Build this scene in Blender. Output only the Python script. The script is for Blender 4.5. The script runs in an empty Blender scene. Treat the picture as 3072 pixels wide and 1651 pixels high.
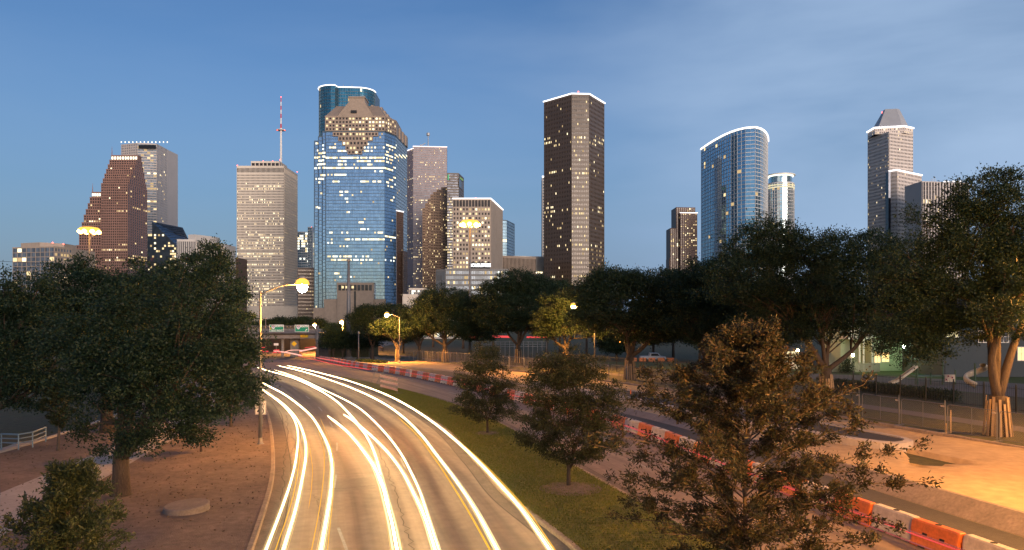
import bpy, math, random
import numpy as np
from mathutils import Vector

sc = bpy.context.scene
COL = sc.collection
R = math.radians

# ------------------------------------------------------------------ camera
FPX, CXP, HZP, CH = 2250.0, 1536.0, 950.0, 7.8     # focal length, centre and horizon in photo pixels; eye height
cd = bpy.data.cameras.new('camera'); cam = bpy.data.objects.new('camera', cd); COL.objects.link(cam)
cam.location = (0, 0, CH); cam.rotation_euler = (R(90), 0, 0)
cd.sensor_width = 36.0; cd.lens = 36.0 * FPX / 3072.0
cd.shift_y = (HZP - 825.5) / 3072.0
cd.clip_start = 0.1; cd.clip_end = 12000
sc.camera = cam

# ------------------------------------------------------------------ sky
SUN_EL, SUN_AZ = 3.0, 158.0          # a low sun behind and to the right of the camera
SKY_STRENGTH = 0.15
w = bpy.data.worlds.new('World'); sc.world = w; w.use_nodes = True
nt = w.node_tree; nt.nodes.clear()
def N(t, **kw):
    n = nt.nodes.new(t)
    for k, v in kw.items(): setattr(n, k, v)
    return n
L = nt.links.new
out = N('ShaderNodeOutputWorld'); bg = N('ShaderNodeBackground'); L(bg.outputs[0], out.inputs[0])
sky = N('ShaderNodeTexSky', sky_type='NISHITA'); sky.sun_disc = False
sky.sun_elevation = R(SUN_EL); sky.sun_rotation = R(SUN_AZ); sky.altitude = 20; sky.air_density = 1.0; sky.dust_density = 1.0; sky.ozone_density = 2.5
tc = N('ShaderNodeTexCoord'); sep = N('ShaderNodeSeparateXYZ'); L(tc.outputs['Generated'], sep.inputs[0])
# tint of the dusk air
tint = N('ShaderNodeMixRGB', blend_type='MULTIPLY'); tint.inputs[0].default_value = 1.0
tint.inputs[2].default_value = (0.77, 0.84, 1.09, 1); L(sky.outputs[0], tint.inputs[1])
# thin streaky clouds drifting across the sky dome
mp = N('ShaderNodeMapping'); mp.inputs['Scale'].default_value = (1.6, 1.2, 6.5); mp.inputs['Rotation'].default_value = (0, R(-24), 0)
L(tc.outputs['Generated'], mp.inputs[0])
ns = N('ShaderNodeTexNoise'); ns.inputs['Scale'].default_value = 1.05; ns.inputs['Detail'].default_value = 5; ns.inputs['Roughness'].default_value = 0.52; ns.inputs['Distortion'].default_value = 0.35
L(mp.outputs[0], ns.inputs['Vector'])
rmp = N('ShaderNodeMapRange'); rmp.inputs[1].default_value = 0.38; rmp.inputs[2].default_value = 0.72; L(ns.outputs['Fac'], rmp.inputs[0])
rx = N('ShaderNodeMapRange'); rx.inputs[1].default_value = -0.35; rx.inputs[2].default_value = 0.6; rx.inputs[3].default_value = 0.25; rx.inputs[4].default_value = 1.0
L(sep.outputs['X'], rx.inputs[0])
ml = N('ShaderNodeMath', operation='MULTIPLY'); L(rmp.outputs[0], ml.inputs[0]); L(rx.outputs[0], ml.inputs[1])
cl = N('ShaderNodeMixRGB', blend_type='MIX'); cl.inputs[2].default_value = (1.25, 1.75, 2.6, 1)
m2 = N('ShaderNodeMath', operation='MULTIPLY'); m2.inputs[1].default_value = 0.80; L(ml.outputs[0], m2.inputs[0])
L(m2.outputs[0], cl.inputs[0]); L(tint.outputs[0], cl.inputs[1])
hz = N('ShaderNodeMapRange', interpolation_type='SMOOTHSTEP'); hz.inputs[1].default_value = 0.0; hz.inputs[2].default_value = 0.34; hz.inputs[3].default_value = 0.60; hz.inputs[4].default_value = 0.0; L(sep.outputs['Z'], hz.inputs[0])
hm = N('ShaderNodeMixRGB', blend_type='MIX'); hm.inputs[2].default_value = (0.66, 1.15, 2.08, 1); dt = N('ShaderNodeVectorMath', operation='DOT_PRODUCT'); dt.inputs[1].default_value = (math.sin(R(SUN_AZ)), math.cos(R(SUN_AZ)), 0.05); L(tc.outputs['Generated'], dt.inputs[0])
nf = N('ShaderNodeMapRange'); nf.inputs[1].default_value = 0.0; nf.inputs[2].default_value = 0.85; nf.inputs[3].default_value = 1.0; nf.inputs[4].default_value = 0.0; L(dt.outputs['Value'], nf.inputs[0])
hzf = N('ShaderNodeMath', operation='MULTIPLY'); L(hz.outputs[0], hzf.inputs[0]); L(nf.outputs[0], hzf.inputs[1])
L(hzf.outputs[0], hm.inputs[0]); L(cl.outputs[0], hm.inputs[1])
# a pale cloud bank high on the right, and the afterglow low in the west behind the viewpoint
def lobe(d, a, b, amt):
    v = Vector(d).normalized(); q = N('ShaderNodeVectorMath', operation='DOT_PRODUCT'); q.inputs[1].default_value = v; L(nrm.outputs[0], q.inputs[0])
    r_ = N('ShaderNodeMapRange', interpolation_type='SMOOTHSTEP'); r_.inputs[1].default_value = a; r_.inputs[2].default_value = b; r_.inputs[3].default_value = 0.0; r_.inputs[4].default_value = amt; L(q.outputs['Value'], r_.inputs[0]); return r_
nrm = N('ShaderNodeVectorMath', operation='NORMALIZE'); L(tc.outputs['Generated'], nrm.inputs[0])
lb = lobe((0.78, 0.92, 0.33), 0.80, 1.0, 0.85); lbn = N('ShaderNodeMath', operation='MULTIPLY'); lbm = N('ShaderNodeMapRange'); lbm.inputs[1].default_value = 0.3; lbm.inputs[2].default_value = 0.65; lbm.inputs[3].default_value = 0.35; L(ns.outputs['Fac'], lbm.inputs[0])
L(lb.outputs[0], lbn.inputs[0]); L(lbm.outputs[0], lbn.inputs[1])
c2 = N('ShaderNodeMixRGB', blend_type='MIX'); c2.inputs[2].default_value = (1.50, 2.08, 2.95, 1); L(lbn.outputs[0], c2.inputs[0]); L(hm.outputs[0], c2.inputs[1])
gl = lobe((0.75, -1.0, 0.02), 0.35, 1.0, 1.0); glz = N('ShaderNodeMapRange', interpolation_type='SMOOTHSTEP'); glz.inputs[1].default_value = 0.0; glz.inputs[2].default_value = 0.62; glz.inputs[3].default_value = 1.0; glz.inputs[4].default_value = 0.0; L(sep.outputs['Z'], glz.inputs[0])
glm = N('ShaderNodeMath', operation='MULTIPLY'); L(gl.outputs[0], glm.inputs[0]); L(glz.outputs[0], glm.inputs[1])
c3 = N('ShaderNodeMixRGB', blend_type='ADD'); c3.inputs[2].default_value = (3.6, 3.3, 3.0, 1); L(glm.outputs[0], c3.inputs[0]); L(c2.outputs[0], c3.inputs[1])
L(c3.outputs[0], bg.inputs[0]); bg.inputs[1].default_value = SKY_STRENGTH

# ------------------------------------------------------------------ twilight sun (already at the horizon, spread by the haze)
sl = bpy.data.lights.new('sun', 'SUN'); so = bpy.data.objects.new('sun', sl); COL.objects.link(so)
sl.energy = 1.7; sl.angle = R(30); sl.color = (1.0, 0.80, 0.66)
az = R(SUN_AZ)
sd = Vector((math.sin(az) * math.cos(R(SUN_EL)), math.cos(az) * math.cos(R(SUN_EL)), math.sin(R(SUN_EL))))
so.rotation_euler = sd.to_track_quat('Z', 'Y').to_euler()

sc.view_settings.view_transform = 'Standard'; sc.view_settings.look = 'None'
sc.view_settings.exposure = 0.8; sc.view_settings.gamma = 1.0
sc.cycles.use_denoising = True
sc.cycles.sample_clamp_indirect = 6.0
sc.cycles.max_bounces = 6; sc.cycles.transparent_max_bounces = 12
sc.cycles.caustics_reflective = False; sc.cycles.caustics_refractive = False

# ------------------------------------------------------------------ helpers
def gz(y):                                    # the ground dips two metres towards the underpass
    t = min(1.0, max(0.0, (y - 105.0) / 80.0)); return -2.0 * t * t * (3 - 2 * t)
def P(px, py, Y):                             # a photo pixel at depth Y
    return Vector(((px - CXP) * Y / FPX, Y, CH + (HZP - py) * Y / FPX))
def Gp(px, py, h=0.0):                        # a photo pixel on the ground (h metres above it)
    Y = FPX * (CH - h) / (py - HZP)
    for _ in range(30):
        Y = 0.5 * Y + 0.5 * FPX * (CH - h - gz(Y)) / (py - HZP)
    return Vector(((px - CXP) * Y / FPX, Y, gz(Y) + h))
def Zat(py, Y): return CH + (HZP - py) * Y / FPX
def Xat(px, Y): return (px - CXP) * Y / FPX

def props(o, label=None, cat=None, group=None, kind=None):
    if label: o['label'] = label
    if cat: o['category'] = cat
    if group: o['group'] = group
    if kind: o['kind'] = kind
    return o
def thing(name, label, cat, loc=(0, 0, 0), rotz=0.0, group=None):
    o = bpy.data.objects.new(name, None); COL.objects.link(o)
    o.empty_display_size = 0.3
    o.location = loc; o.rotation_euler = (0, 0, rotz)
    return props(o, label, cat, group)
def dup(root, loc=None, rotz=None, label=None, group=None):
    r = root.copy(); COL.objects.link(r)
    if loc is not None: r.location = loc
    if rotz is not None: r.rotation_euler = (0, 0, rotz)
    if label: r['label'] = label
    if group: r['group'] = group
    for ch in list(root.children):
        c = ch.copy(); COL.objects.link(c); c.parent = r
        for g in list(ch.children):
            d = g.copy(); COL.objects.link(d); d.parent = c
    return r

class MB:
    """collects shapes and links them as one mesh object"""
    def __init__(s): s.v = []; s.f = []; s.m = []; s.cur = 0
    def quad(s, *pts):
        n = len(s.v); s.v += [tuple(p) for p in pts]; s.f.append(tuple(range(n, n + len(pts)))); s.m.append(s.cur)
    def hexa(s, p):                           # p: 4 bottom (ccw from above), 4 top
        n = len(s.v); s.v += [tuple(q) for q in p]
        for f in ((3, 2, 1, 0), (4, 5, 6, 7), (0, 1, 5, 4), (1, 2, 6, 5), (2, 3, 7, 6), (3, 0, 4, 7)):
            s.f.append(tuple(n + i for i in f)); s.m.append(s.cur)
    def box(s, x0, x1, y0, y1, z0, z1):
        s.hexa([(x0, y0, z0), (x1, y0, z0), (x1, y1, z0), (x0, y1, z0), (x0, y0, z1), (x1, y0, z1), (x1, y1, z1), (x0, y1, z1)])
    def bar(s, a, b, wd, ht, up=(0, 0, 1)):   # a beam of rectangular section from a to b
        a = Vector(a); b = Vector(b); d = (b - a).normalized(); up = Vector(up)
        if abs(d.dot(up)) > 0.99: up = Vector((1, 0, 0))
        sx = d.cross(up).normalized() * wd / 2; sz = sx.cross(d).normalized() * ht / 2
        s.hexa([a - sx - sz, a + sx - sz, b + sx - sz, b - sx - sz, a - sx + sz, a + sx + sz, b + sx + sz, b - sx + sz])
    def wallbox(s, o, u, n, a, b, d0, d1, z0, z1):   # box on a wall: a..b along u, d0..d1 along n
        q = [o + u * a + n * d1, o + u * b + n * d1, o + u * b + n * d0, o + u * a + n * d0]
        s.hexa([Vector((p.x, p.y, z0)) for p in q] + [Vector((p.x, p.y, z1)) for p in q])
    def prism(s, poly, z0, z1, bottom=False): # poly ccw from above
        n = len(s.v); k = len(poly)
        s.v += [(p[0], p[1], z0) for p in poly] + [(p[0], p[1], z1) for p in poly]
        for i in range(k):
            j = (i + 1) % k; s.f.append((n + i, n + j, n + k + j, n + k + i)); s.m.append(s.cur)
        s.f.append(tuple(range(n + k, n + 2 * k))); s.m.append(s.cur)
        if bottom: s.f.append(tuple(range(n + k - 1, n - 1, -1))); s.m.append(s.cur)
    def loft(s, poly0, z0, poly1, z1, cap=True):
        n = len(s.v); k = len(poly0)
        s.v += [(p[0], p[1], z0) for p in poly0] + [(p[0], p[1], z1) for p in poly1]
        for i in range(k):
            j = (i + 1) % k; s.f.append((n + i, n + j, n + k + j, n + k + i)); s.m.append(s.cur)
        if cap: s.f.append(tuple(range(n + k, n + 2 * k))); s.m.append(s.cur)
    def tube(s, pts, rad, seg=8, caps=True, squash=1.0):
        pts = [Vector(p) for p in pts]; k = len(pts)
        if not hasattr(rad, '__len__'): rad = [rad] * k
        base = len(s.v); prev = None
        for i, p in enumerate(pts):
            d = (pts[min(i + 1, k - 1)] - pts[max(i - 1, 0)])
            d = d.normalized() if d.length > 1e-9 else Vector((0, 0, 1))
            if prev is None:
                ref = Vector((0, 0, 1)) if abs(d.z) < 0.9 else Vector((1, 0, 0))
                a = d.cross(ref).normalized()
            else:
                a = (prev - d * prev.dot(d))
                a = a.normalized() if a.length > 1e-6 else d.orthogonal().normalized()
            prev = a; b = d.cross(a)
            for j in range(seg):
                t = 2 * math.pi * j / seg
                s.v.append(tuple(p + (a * math.cos(t) + b * math.sin(t) * squash) * rad[i]))
        for i in range(k - 1):
            for j in range(seg):
                j2 = (j + 1) % seg
                s.f.append((base + i * seg + j, base + i * seg + j2, base + (i + 1) * seg + j2, base + (i + 1) * seg + j)); s.m.append(s.cur)
        if caps:
            s.f.append(tuple(base + j for j in range(seg - 1, -1, -1))); s.m.append(s.cur)
            s.f.append(tuple(base + (k - 1) * seg + j for j in range(seg))); s.m.append(s.cur)
    def lathe(s, prof, c=(0, 0, 0), seg=16):  # prof: (r, z) from bottom to top
        n = len(s.v); k = len(prof)
        for r, z in prof:
            for j in range(seg):
                t = 2 * math.pi * j / seg
                s.v.append((c[0] + r * math.cos(t), c[1] + r * math.sin(t), c[2] + z))
        for i in range(k - 1):
            for j in range(seg):
                j2 = (j + 1) % seg
                s.f.append((n + i * seg + j, n + i * seg + j2, n + (i + 1) * seg + j2, n + (i + 1) * seg + j)); s.m.append(s.cur)
        if prof[0][0] > 1e-4: s.f.append(tuple(n + j for j in range(seg - 1, -1, -1))); s.m.append(s.cur)
        if prof[-1][0] > 1e-4: s.f.append(tuple(n + (k - 1) * seg + j for j in range(seg))); s.m.append(s.cur)
    def build(s, name, mats, parent=None, smooth=False, origin=None, bevel=0):
        if origin is None: origin = parent.location if parent is not None and parent.type == 'EMPTY' else Vector((0, 0, 0))
        o3 = Vector(origin)
        me = bpy.data.meshes.new(name)
        me.from_pydata([(x - o3.x, y - o3.y, z - o3.z) for x, y, z in s.v], [], s.f)
        if not isinstance(mats, (list, tuple)): mats = [mats]
        for m in mats: me.materials.append(m)
        if len(mats) > 1: me.polygons.foreach_set('material_index', s.m)
        if smooth: me.polygons.foreach_set('use_smooth', [True] * len(s.f))
        ob = bpy.data.objects.new(name, me); COL.objects.link(ob)
        if parent is None: ob.location = o3
        else: ob.parent = parent
        if bevel:
            b = ob.modifiers.new('bevel', 'BEVEL'); b.width = bevel; b.segments = 2; b.limit_method = 'ANGLE'
        return ob

def place(o, parent):                        # sub-part whose mesh was built in the root's frame
    o.parent = parent; return o

def spline(pts, n):
    """Catmull-Rom through pts, n samples evenly spaced"""
    pts = [Vector(p) for p in pts]
    ext = [pts[0] * 2 - pts[1]] + pts + [pts[-1] * 2 - pts[-2]]
    fine = []
    for i in range(1, len(ext) - 2):
        p0, p1, p2, p3 = ext[i - 1], ext[i], ext[i + 1], ext[i + 2]
        for k in range(24):
            t = k / 24
            fine.append(0.5 * ((2 * p1) + (p2 - p0) * t + (2 * p0 - 5 * p1 + 4 * p2 - p3) * t * t + (3 * p1 - p0 - 3 * p2 + p3) * t ** 3))
    fine.append(pts[-1])
    d = [0.0]
    for a, b in zip(fine, fine[1:]): d.append(d[-1] + (b - a).length)
    res = []; j = 0
    for i in range(n):
        t = d[-1] * i / (n - 1)
        while j < len(d) - 2 and d[j + 1] < t: j += 1
        f = (t - d[j]) / max(1e-9, d[j + 1] - d[j])
        res.append(fine[j].lerp(fine[j + 1], f))
    return res
def V2(l): return [Vector((p[0], p[1], 0)) for p in l]
def offset(pl, d):
    """polyline moved d metres to its right (seen along its direction)"""
    o = []
    for i, p in enumerate(pl):
        t = (pl[min(i + 1, len(pl) - 1)] - pl[max(i - 1, 0)]); t.z = 0; t.normalize()
        o.append(p + Vector((t.y, -t.x, 0)) * d)
    return o

# ------------------------------------------------------------------ materials
def newmat(name):
    m = bpy.data.materials.new(name); m.use_nodes = True
    return m, m.node_tree, m.node_tree.nodes['Principled BSDF']
def mat(name, col, rough=0.8, metal=0.0, var=0.0, scale=1.0, bump=0.0, bscale=None, col2=None, island=0.0, spec=0.5, coords='Object', stretch=(1, 1, 1)):
    """plain surface with an optional second colour mixed in by noise, and bump"""
    m, t, b = newmat(name)
    b.inputs['Base Color'].default_value = (*col, 1); b.inputs['Roughness'].default_value = rough
    b.inputs['Metallic'].default_value = metal; b.inputs['Specular IOR Level'].default_value = spec
    if var or bump:
        c = t.nodes.new('ShaderNodeTexCoord'); mpn = t.nodes.new('ShaderNodeMapping'); mpn.inputs['Scale'].default_value = stretch
        t.links.new(c.outputs[coords], mpn.inputs[0])
    if var:
        n = t.nodes.new('ShaderNodeTexNoise'); n.inputs['Scale'].default_value = scale; n.inputs['Detail'].default_value = 6; n.inputs['Roughness'].default_value = 0.65
        t.links.new(mpn.outputs[0], n.inputs['Vector'])
        r = t.nodes.new('ShaderNodeMapRange'); r.inputs[1].default_value = 0.3; r.inputs[2].default_value = 0.7; t.links.new(n.outputs['Fac'], r.inputs[0])
        mx = t.nodes.new('ShaderNodeMixRGB')
        c2 = col2 or tuple(x * (1 - var) for x in col)
        mx.inputs[1].default_value = (*col, 1); mx.inputs[2].default_value = (*c2, 1)
        t.links.new(r.outputs[0], mx.inputs[0]); last = mx.outputs[0]
        n2 = t.nodes.new('ShaderNodeTexNoise'); n2.inputs['Scale'].default_value = scale * 9; n2.inputs['Detail'].default_value = 4
        t.links.new(mpn.outputs[0], n2.inputs['Vector'])
        r2 = t.nodes.new('ShaderNodeMapRange'); r2.inputs[1].default_value = 0.3; r2.inputs[2].default_value = 0.7
        r2.inputs[3].default_value = 1 - var * 0.5; r2.inputs[4].default_value = 1 + var * 0.5; t.links.new(n2.outputs['Fac'], r2.inputs[0])
        mu = t.nodes.new('ShaderNodeVectorMath'); mu.operation = 'SCALE'
        t.links.new(last, mu.inputs[0]); t.links.new(r2.outputs[0], mu.inputs['Scale']); t.links.new(mu.outputs[0], b.inputs['Base Color'])
    if bump:
        nb = t.nodes.new('ShaderNodeTexNoise'); nb.inputs['Scale'].default_value = bscale or scale * 8; nb.inputs['Detail'].default_value = 5
        t.links.new(mpn.outputs[0], nb.inputs['Vector'])
        bp = t.nodes.new('ShaderNodeBump'); bp.inputs['Strength'].default_value = bump; bp.inputs['Distance'].default_value = 0.05
        t.links.new(nb.outputs['Fac'], bp.inputs['Height']); t.links.new(bp.outputs[0], b.inputs['Normal'])
    return m
def emit(name, col, s, sample=False):
    m = bpy.data.materials.new(name); m.use_nodes = True; t = m.node_tree; t.nodes.clear()
    e = t.nodes.new('ShaderNodeEmission'); o = t.nodes.new('ShaderNodeOutputMaterial'); t.links.new(e.outputs[0], o.inputs[0])
    e.inputs[0].default_value = (*col, 1); e.inputs[1].default_value = s
    if not sample: m.cycles.emission_sampling = 'NONE'
    return m
def glass(name, col, cell=(3.0, 3.0, 4.0), var=0.25, rough=0.06, metal=0.85, wob=0.012):
    """mirror-like curtain wall: each pane has its own slight tint and tilt"""
    m, t, b = newmat(name)
    b.inputs['Metallic'].default_value = metal; b.inputs['Roughness'].default_value = rough
    c = t.nodes.new('ShaderNodeTexCoord'); dv = t.nodes.new('ShaderNodeVectorMath'); dv.operation = 'DIVIDE'; dv.inputs[1].default_value = cell
    fl = t.nodes.new('ShaderNodeVectorMath'); fl.operation = 'FLOOR'; wn = t.nodes.new('ShaderNodeTexWhiteNoise')
    sh = t.nodes.new('ShaderNodeVectorMath'); sh.operation = 'ADD'; sh.inputs[1].default_value = (0.377, 0.377, 0.377)
    t.links.new(c.outputs['Object'], dv.inputs[0]); t.links.new(dv.outputs[0], sh.inputs[0]); t.links.new(sh.outputs[0], fl.inputs[0]); t.links.new(fl.outputs[0], wn.inputs['Vector'])
    r = t.nodes.new('ShaderNodeMapRange'); r.inputs[3].default_value = 1 - var; r.inputs[4].default_value = 1 + var * 0.6; t.links.new(wn.outputs['Value'], r.inputs[0])
    mu = t.nodes.new('ShaderNodeVectorMath'); mu.operation = 'SCALE'; mu.inputs[0].default_value = col
    t.links.new(r.outputs[0], mu.inputs['Scale']); t.links.new(mu.outputs[0], b.inputs['Base Color'])
    sb = t.nodes.new('ShaderNodeVectorMath'); sb.operation = 'SUBTRACT'; sb.inputs[1].default_value = (0.5, 0.5, 0.5); t.links.new(wn.outputs['Color'], sb.inputs[0])
    sc_ = t.nodes.new('ShaderNodeVectorMath'); sc_.operation = 'SCALE'; sc_.inputs['Scale'].default_value = wob; t.links.new(sb.outputs[0], sc_.inputs[0])
    g = t.nodes.new('ShaderNodeNewGeometry'); ad = t.nodes.new('ShaderNodeVectorMath'); ad.operation = 'ADD'
    t.links.new(g.outputs['Normal'], ad.inputs[0]); t.links.new(sc_.outputs[0], ad.inputs[1])
    nm = t.nodes.new('ShaderNodeVectorMath'); nm.operation = 'NORMALIZE'; t.links.new(ad.outputs[0], nm.inputs[0]); t.links.new(nm.outputs[0], b.inputs['Normal'])
    return m

LIT = [emit('lit_dim', (1.0, 0.70, 0.34), 0.42), emit('lit_warm', (1.0, 0.76, 0.40), 0.80), emit('lit_bright', (1.0, 0.84, 0.52), 1.35), emit('lit_cool', (0.95, 1.0, 0.88), 1.1)]
LED = emit('led_strip', (1.0, 0.93, 0.90), 1.5)
LEDG = emit('led_strip_gold', (1.0, 0.92, 0.70), 1.3)
REDL = emit('red_beacon', (1.0, 0.08, 0.05), 6.0)
# ================================================================== TOWERS OF THE SKYLINE
_wmesh = {}
def window_mesh(wd, ht, lv):
    k = (round(wd, 2), round(ht, 2), lv)
    if k not in _wmesh:
        me = bpy.data.meshes.new('window'); a, c = k[0] / 2, k[1] / 2
        me.from_pydata([(-a, 0, -c), (a, 0, -c), (a, 0, c), (-a, 0, c), (-a, .08, -c), (a, .08, -c), (a, .08, c), (-a, .08, c)], [],
                       [(0, 1, 2, 3), (0, 4, 5, 1), (1, 5, 6, 2), (2, 6, 7, 3), (3, 7, 4, 0)])
        me.materials.append(LIT[lv]); _wmesh[k] = me
    return _wmesh[k]

def scatter(p=0.06, run=0.0, seed=1):
    """which windows are lit: a few at random and some rows lit in runs"""
    rng = random.Random(seed); rows = {}
    def f(px, py, i, j, key):
        k = (key, j)
        if k not in rows:
            rows[k] = (rng.random() < run, rng.random(), rng.uniform(0.15, 0.6))
        on, c, wd = rows[k]
        q = p * 0.55
        if on and abs((i * 0.037 + c) % 1.0 - 0.5) < wd / 2: q = 0.80
        if rng.random() < q: return rng.choice((0, 0, 0, 1, 1, 2))
        return None
    return f

class Tower:
    def __init__(s, name, label, wall, glazing, base, group=None, cat='skyscraper', maxwin=60):
        s.root = thing(name, label, cat, base, 0, group)
        s.W, s.G, s.roof, s.rim = MB(), MB(), MB(), MB()
        s.wall, s.glazing, s.lit, s.maxwin = wall, glazing, [], maxwin
        s.rimmat = LED; s.roofmat = None; s.nf = 0; s.roofs = []; s.litH = 0.92
    def face(s, p0, p1, z0, z1, spec):
        u = (p1 - p0); Ln = u.length; u = u / Ln; n = Vector((u.y, -u.x, 0)); s.nf += 1
        if spec is None:
            s.W.wallbox(p0, u, n, 0, Ln, -0.3, 0.4, z0, z1); return
        nc, nr, wf, hf = spec[:4]; d = spec[5] if len(spec) > 5 else 0.40
        litf = spec[4] if len(spec) > 4 else None
        cw = Ln / nc; ch = (z1 - z0) / nr; pw = cw * (1 - wf) / 2; sp = ch * (1 - hf) / 2
        if wf < 0.999:
            for i in range(nc + 1):
                s.W.wallbox(p0, u, n, max(0, i * cw - pw), min(Ln, i * cw + pw), -0.1, d, z0, z1)
        if hf < 0.999:
            for j in range(nr + 1):
                s.W.wallbox(p0, u, n, 0, Ln, -0.1, d - 0.05, max(z0, z0 + j * ch - sp), min(z1, z0 + j * ch + sp))
        if litf:
            for j in range(nr):
                for i in range(nc):
                    c = p0 + u * (i + .5) * cw; z = z0 + (j + .5) * ch
                    lv = litf(CXP + c.x * FPX / c.y, HZP - (z - CH) * FPX / c.y, i, j, s.nf)
                    if lv is not None:
                        s.lit.append((c + n * 0.10, z, cw * wf, ch * hf * s.litH, math.atan2(u.y, u.x), lv))
    def block(s, line, zt, zb, specs, back=30.0, rim=False, rimw=1.0, closed=None, roofth=0.9, rimedges=None, cap=True):
        """line: visible corners left to right as Vectors (x, y); specs: one window grid per visible edge"""
        line = [Vector((p[0], p[1], 0)) for p in line]
        if closed is None:
            poly = line + [line[-1] + Vector((line[-1].x * back / line[-1].y * 0, back, 0)), line[0] + Vector((0, back, 0))]
        else: poly = line + [Vector((p[0], p[1], 0)) for p in closed]
        s.G.prism(poly, zb, zt)
        for k in range(len(line) - 1): s.face(line[k], line[k + 1], zb, zt, specs[k])
        for k in range(len(line) - 1, len(poly)): s.face(poly[k], poly[(k + 1) % len(poly)], zb, zt, None)
        c = sum(poly, Vector()) / len(poly)
        big = [c + (p - c) * (1 + 0.6 / max(1.0, (p - c).length)) for p in poly]
        if cap:
            q = MB(); q.prism(big, zt, zt + roofth, bottom=True); s.roofs.append(q)
        if rim:
            big2 = [c + (p - c) * (1 + 1.0 / max(1.0, (p - c).length)) for p in poly]
            ed = rimedges if rimedges is not None else range(len(line) - 1)
            for k in ed:
                a, b = big2[k], big2[(k + 1) % len(big2)]
                s.rim.bar((a.x, a.y, zt + roofth), (b.x, b.y, zt + roofth), rimw, rimw)
    def finish(s, seed=0):
        rng = random.Random(seed)
        r = s.root
        if s.W.f: s.W.build('wall', s.wall, r)
        g = s.G; n0 = len(g.f)
        lit = s.lit[:]; rng.shuffle(lit); lit.sort(key=lambda t: -t[5])
        ind, rest = lit[:s.maxwin], lit[s.maxwin:]
        for c, z, wd, ht, ang, lv in rest:
            u = Vector((math.cos(ang), math.sin(ang), 0)); n = Vector((u.y, -u.x, 0)); a = wd / 2
            g.cur = 1 + lv
            p = [c - u * a, c + u * a]
            g.quad((p[0].x, p[0].y, z - ht / 2), (p[1].x, p[1].y, z - ht / 2), (p[1].x, p[1].y, z + ht / 2), (p[0].x, p[0].y, z + ht / 2))
        ob = g.build('window_wall', [s.glazing] + LIT, r); ob['kind'] = 'stuff'
        for c, z, wd, ht, ang, lv in ind:
            o = bpy.data.objects.new('window', window_mesh(wd, ht, lv)); COL.objects.link(o); o.parent = r
            o.location = (c.x - r.location.x, c.y - r.location.y, z - r.location.z); o.rotation_euler = (0, 0, ang)
        for q in s.roofs: q.build('roof', s.roofmat or s.wall, r)
        if s.rim.f: s.rim.build('roof_light_strip', s.rimmat, r)
        return r
def XY(*pairs): return [(Xat(px, Y), Y) for px, Y in pairs]
def beacon(T, pts):
    for px, py, Y in pts:
        m = MB(); p = P(px, py, Y); m.lathe([(0.0, -0.6), (0.5, -0.4), (0.6, 0), (0.4, 0.5), (0, 0.7)], p, 8)
        m.build('beacon', REDL, T.root)

GB = -2.0                                       # street level downtown
granite_red = mat('red_granite', (0.26, 0.145, 0.115), 0.5, var=0.2, scale=0.05)
concrete_w = mat('white_travertine', (0.68, 0.61, 0.52), 0.7, var=0.12, scale=0.04)
granite_tan = mat('tan_granite', (0.30, 0.235, 0.185), 0.55, var=0.2, scale=0.05)
granite_pink = mat('pink_grey_granite', (0.30, 0.235, 0.245), 0.45, var=0.12, scale=0.05)
stone_tan = mat('tan_precast', (0.40, 0.33, 0.27), 0.7, var=0.15, scale=0.06)
granite_dark = mat('brown_black_granite', (0.098, 0.070, 0.052), 0.4, var=0.2, scale=0.06)
granite_brown = mat('brown_granite', (0.12, 0.075, 0.055), 0.5, var=0.2, scale=0.06)
stone_grey = mat('pale_grey_granite', (0.46, 0.42, 0.40), 0.6, var=0.1, scale=0.05)
metal_grey = mat('grey_aluminium', (0.36, 0.37, 0.38), 0.45, metal=0.3, var=0.1, scale=0.1)
fin_white = mat('white_fins', (0.56, 0.53, 0.50), 0.6, var=0.1, scale=0.1)
roof_grey = mat('roof_gravel', (0.30, 0.28, 0.27), 0.9, var=0.2, scale=0.2)
mull_blue = mat('blue_grey_mullions', (0.10, 0.14, 0.18), 0.4, metal=0.5)
mull_pale = mat('pale_mullions', (0.58, 0.60, 0.62), 0.4)
black_alu = mat('black_aluminium', (0.012, 0.014, 0.017), 0.35, metal=0.3)
gl_dark = glass('dark_glass', (0.045, 0.045, 0.055), metal=0.5, var=0.5, cell=(2.2, 2.2, 3.6))
gl_brown = glass('brown_glass', (0.045, 0.037, 0.035), metal=0.25, rough=.15, var=0.5, cell=(2.2, 2.2, 3.6))
gl_blue = glass('blue_glass', (0.22, 0.36, 0.54), cell=(1.7, 1.7, 4.0), var=0.16)
gl_bluepale = glass('pale_blue_glass', (0.42, 0.58, 0.70), cell=(1.7, 1.7, 4.0), var=0.16)
gl_teal = glass('teal_glass', (0.05, 0.20, 0.28), cell=(2, 2, 4.0), var=0.25)
gl_sky = glass('silver_glass', (0.44, 0.60, 0.68), cell=(2, 2, 4.2), var=0.2, wob=0.02)
gl_grey = glass('grey_glass', (0.15, 0.19, 0.24), cell=(3, 3, 4.0), var=0.4, rough=.3, metal=.35)
gl_black = glass('black_glass', (0.035, 0.042, 0.06), metal=0.6, cell=(3, 3, 4), var=0.3)

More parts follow.
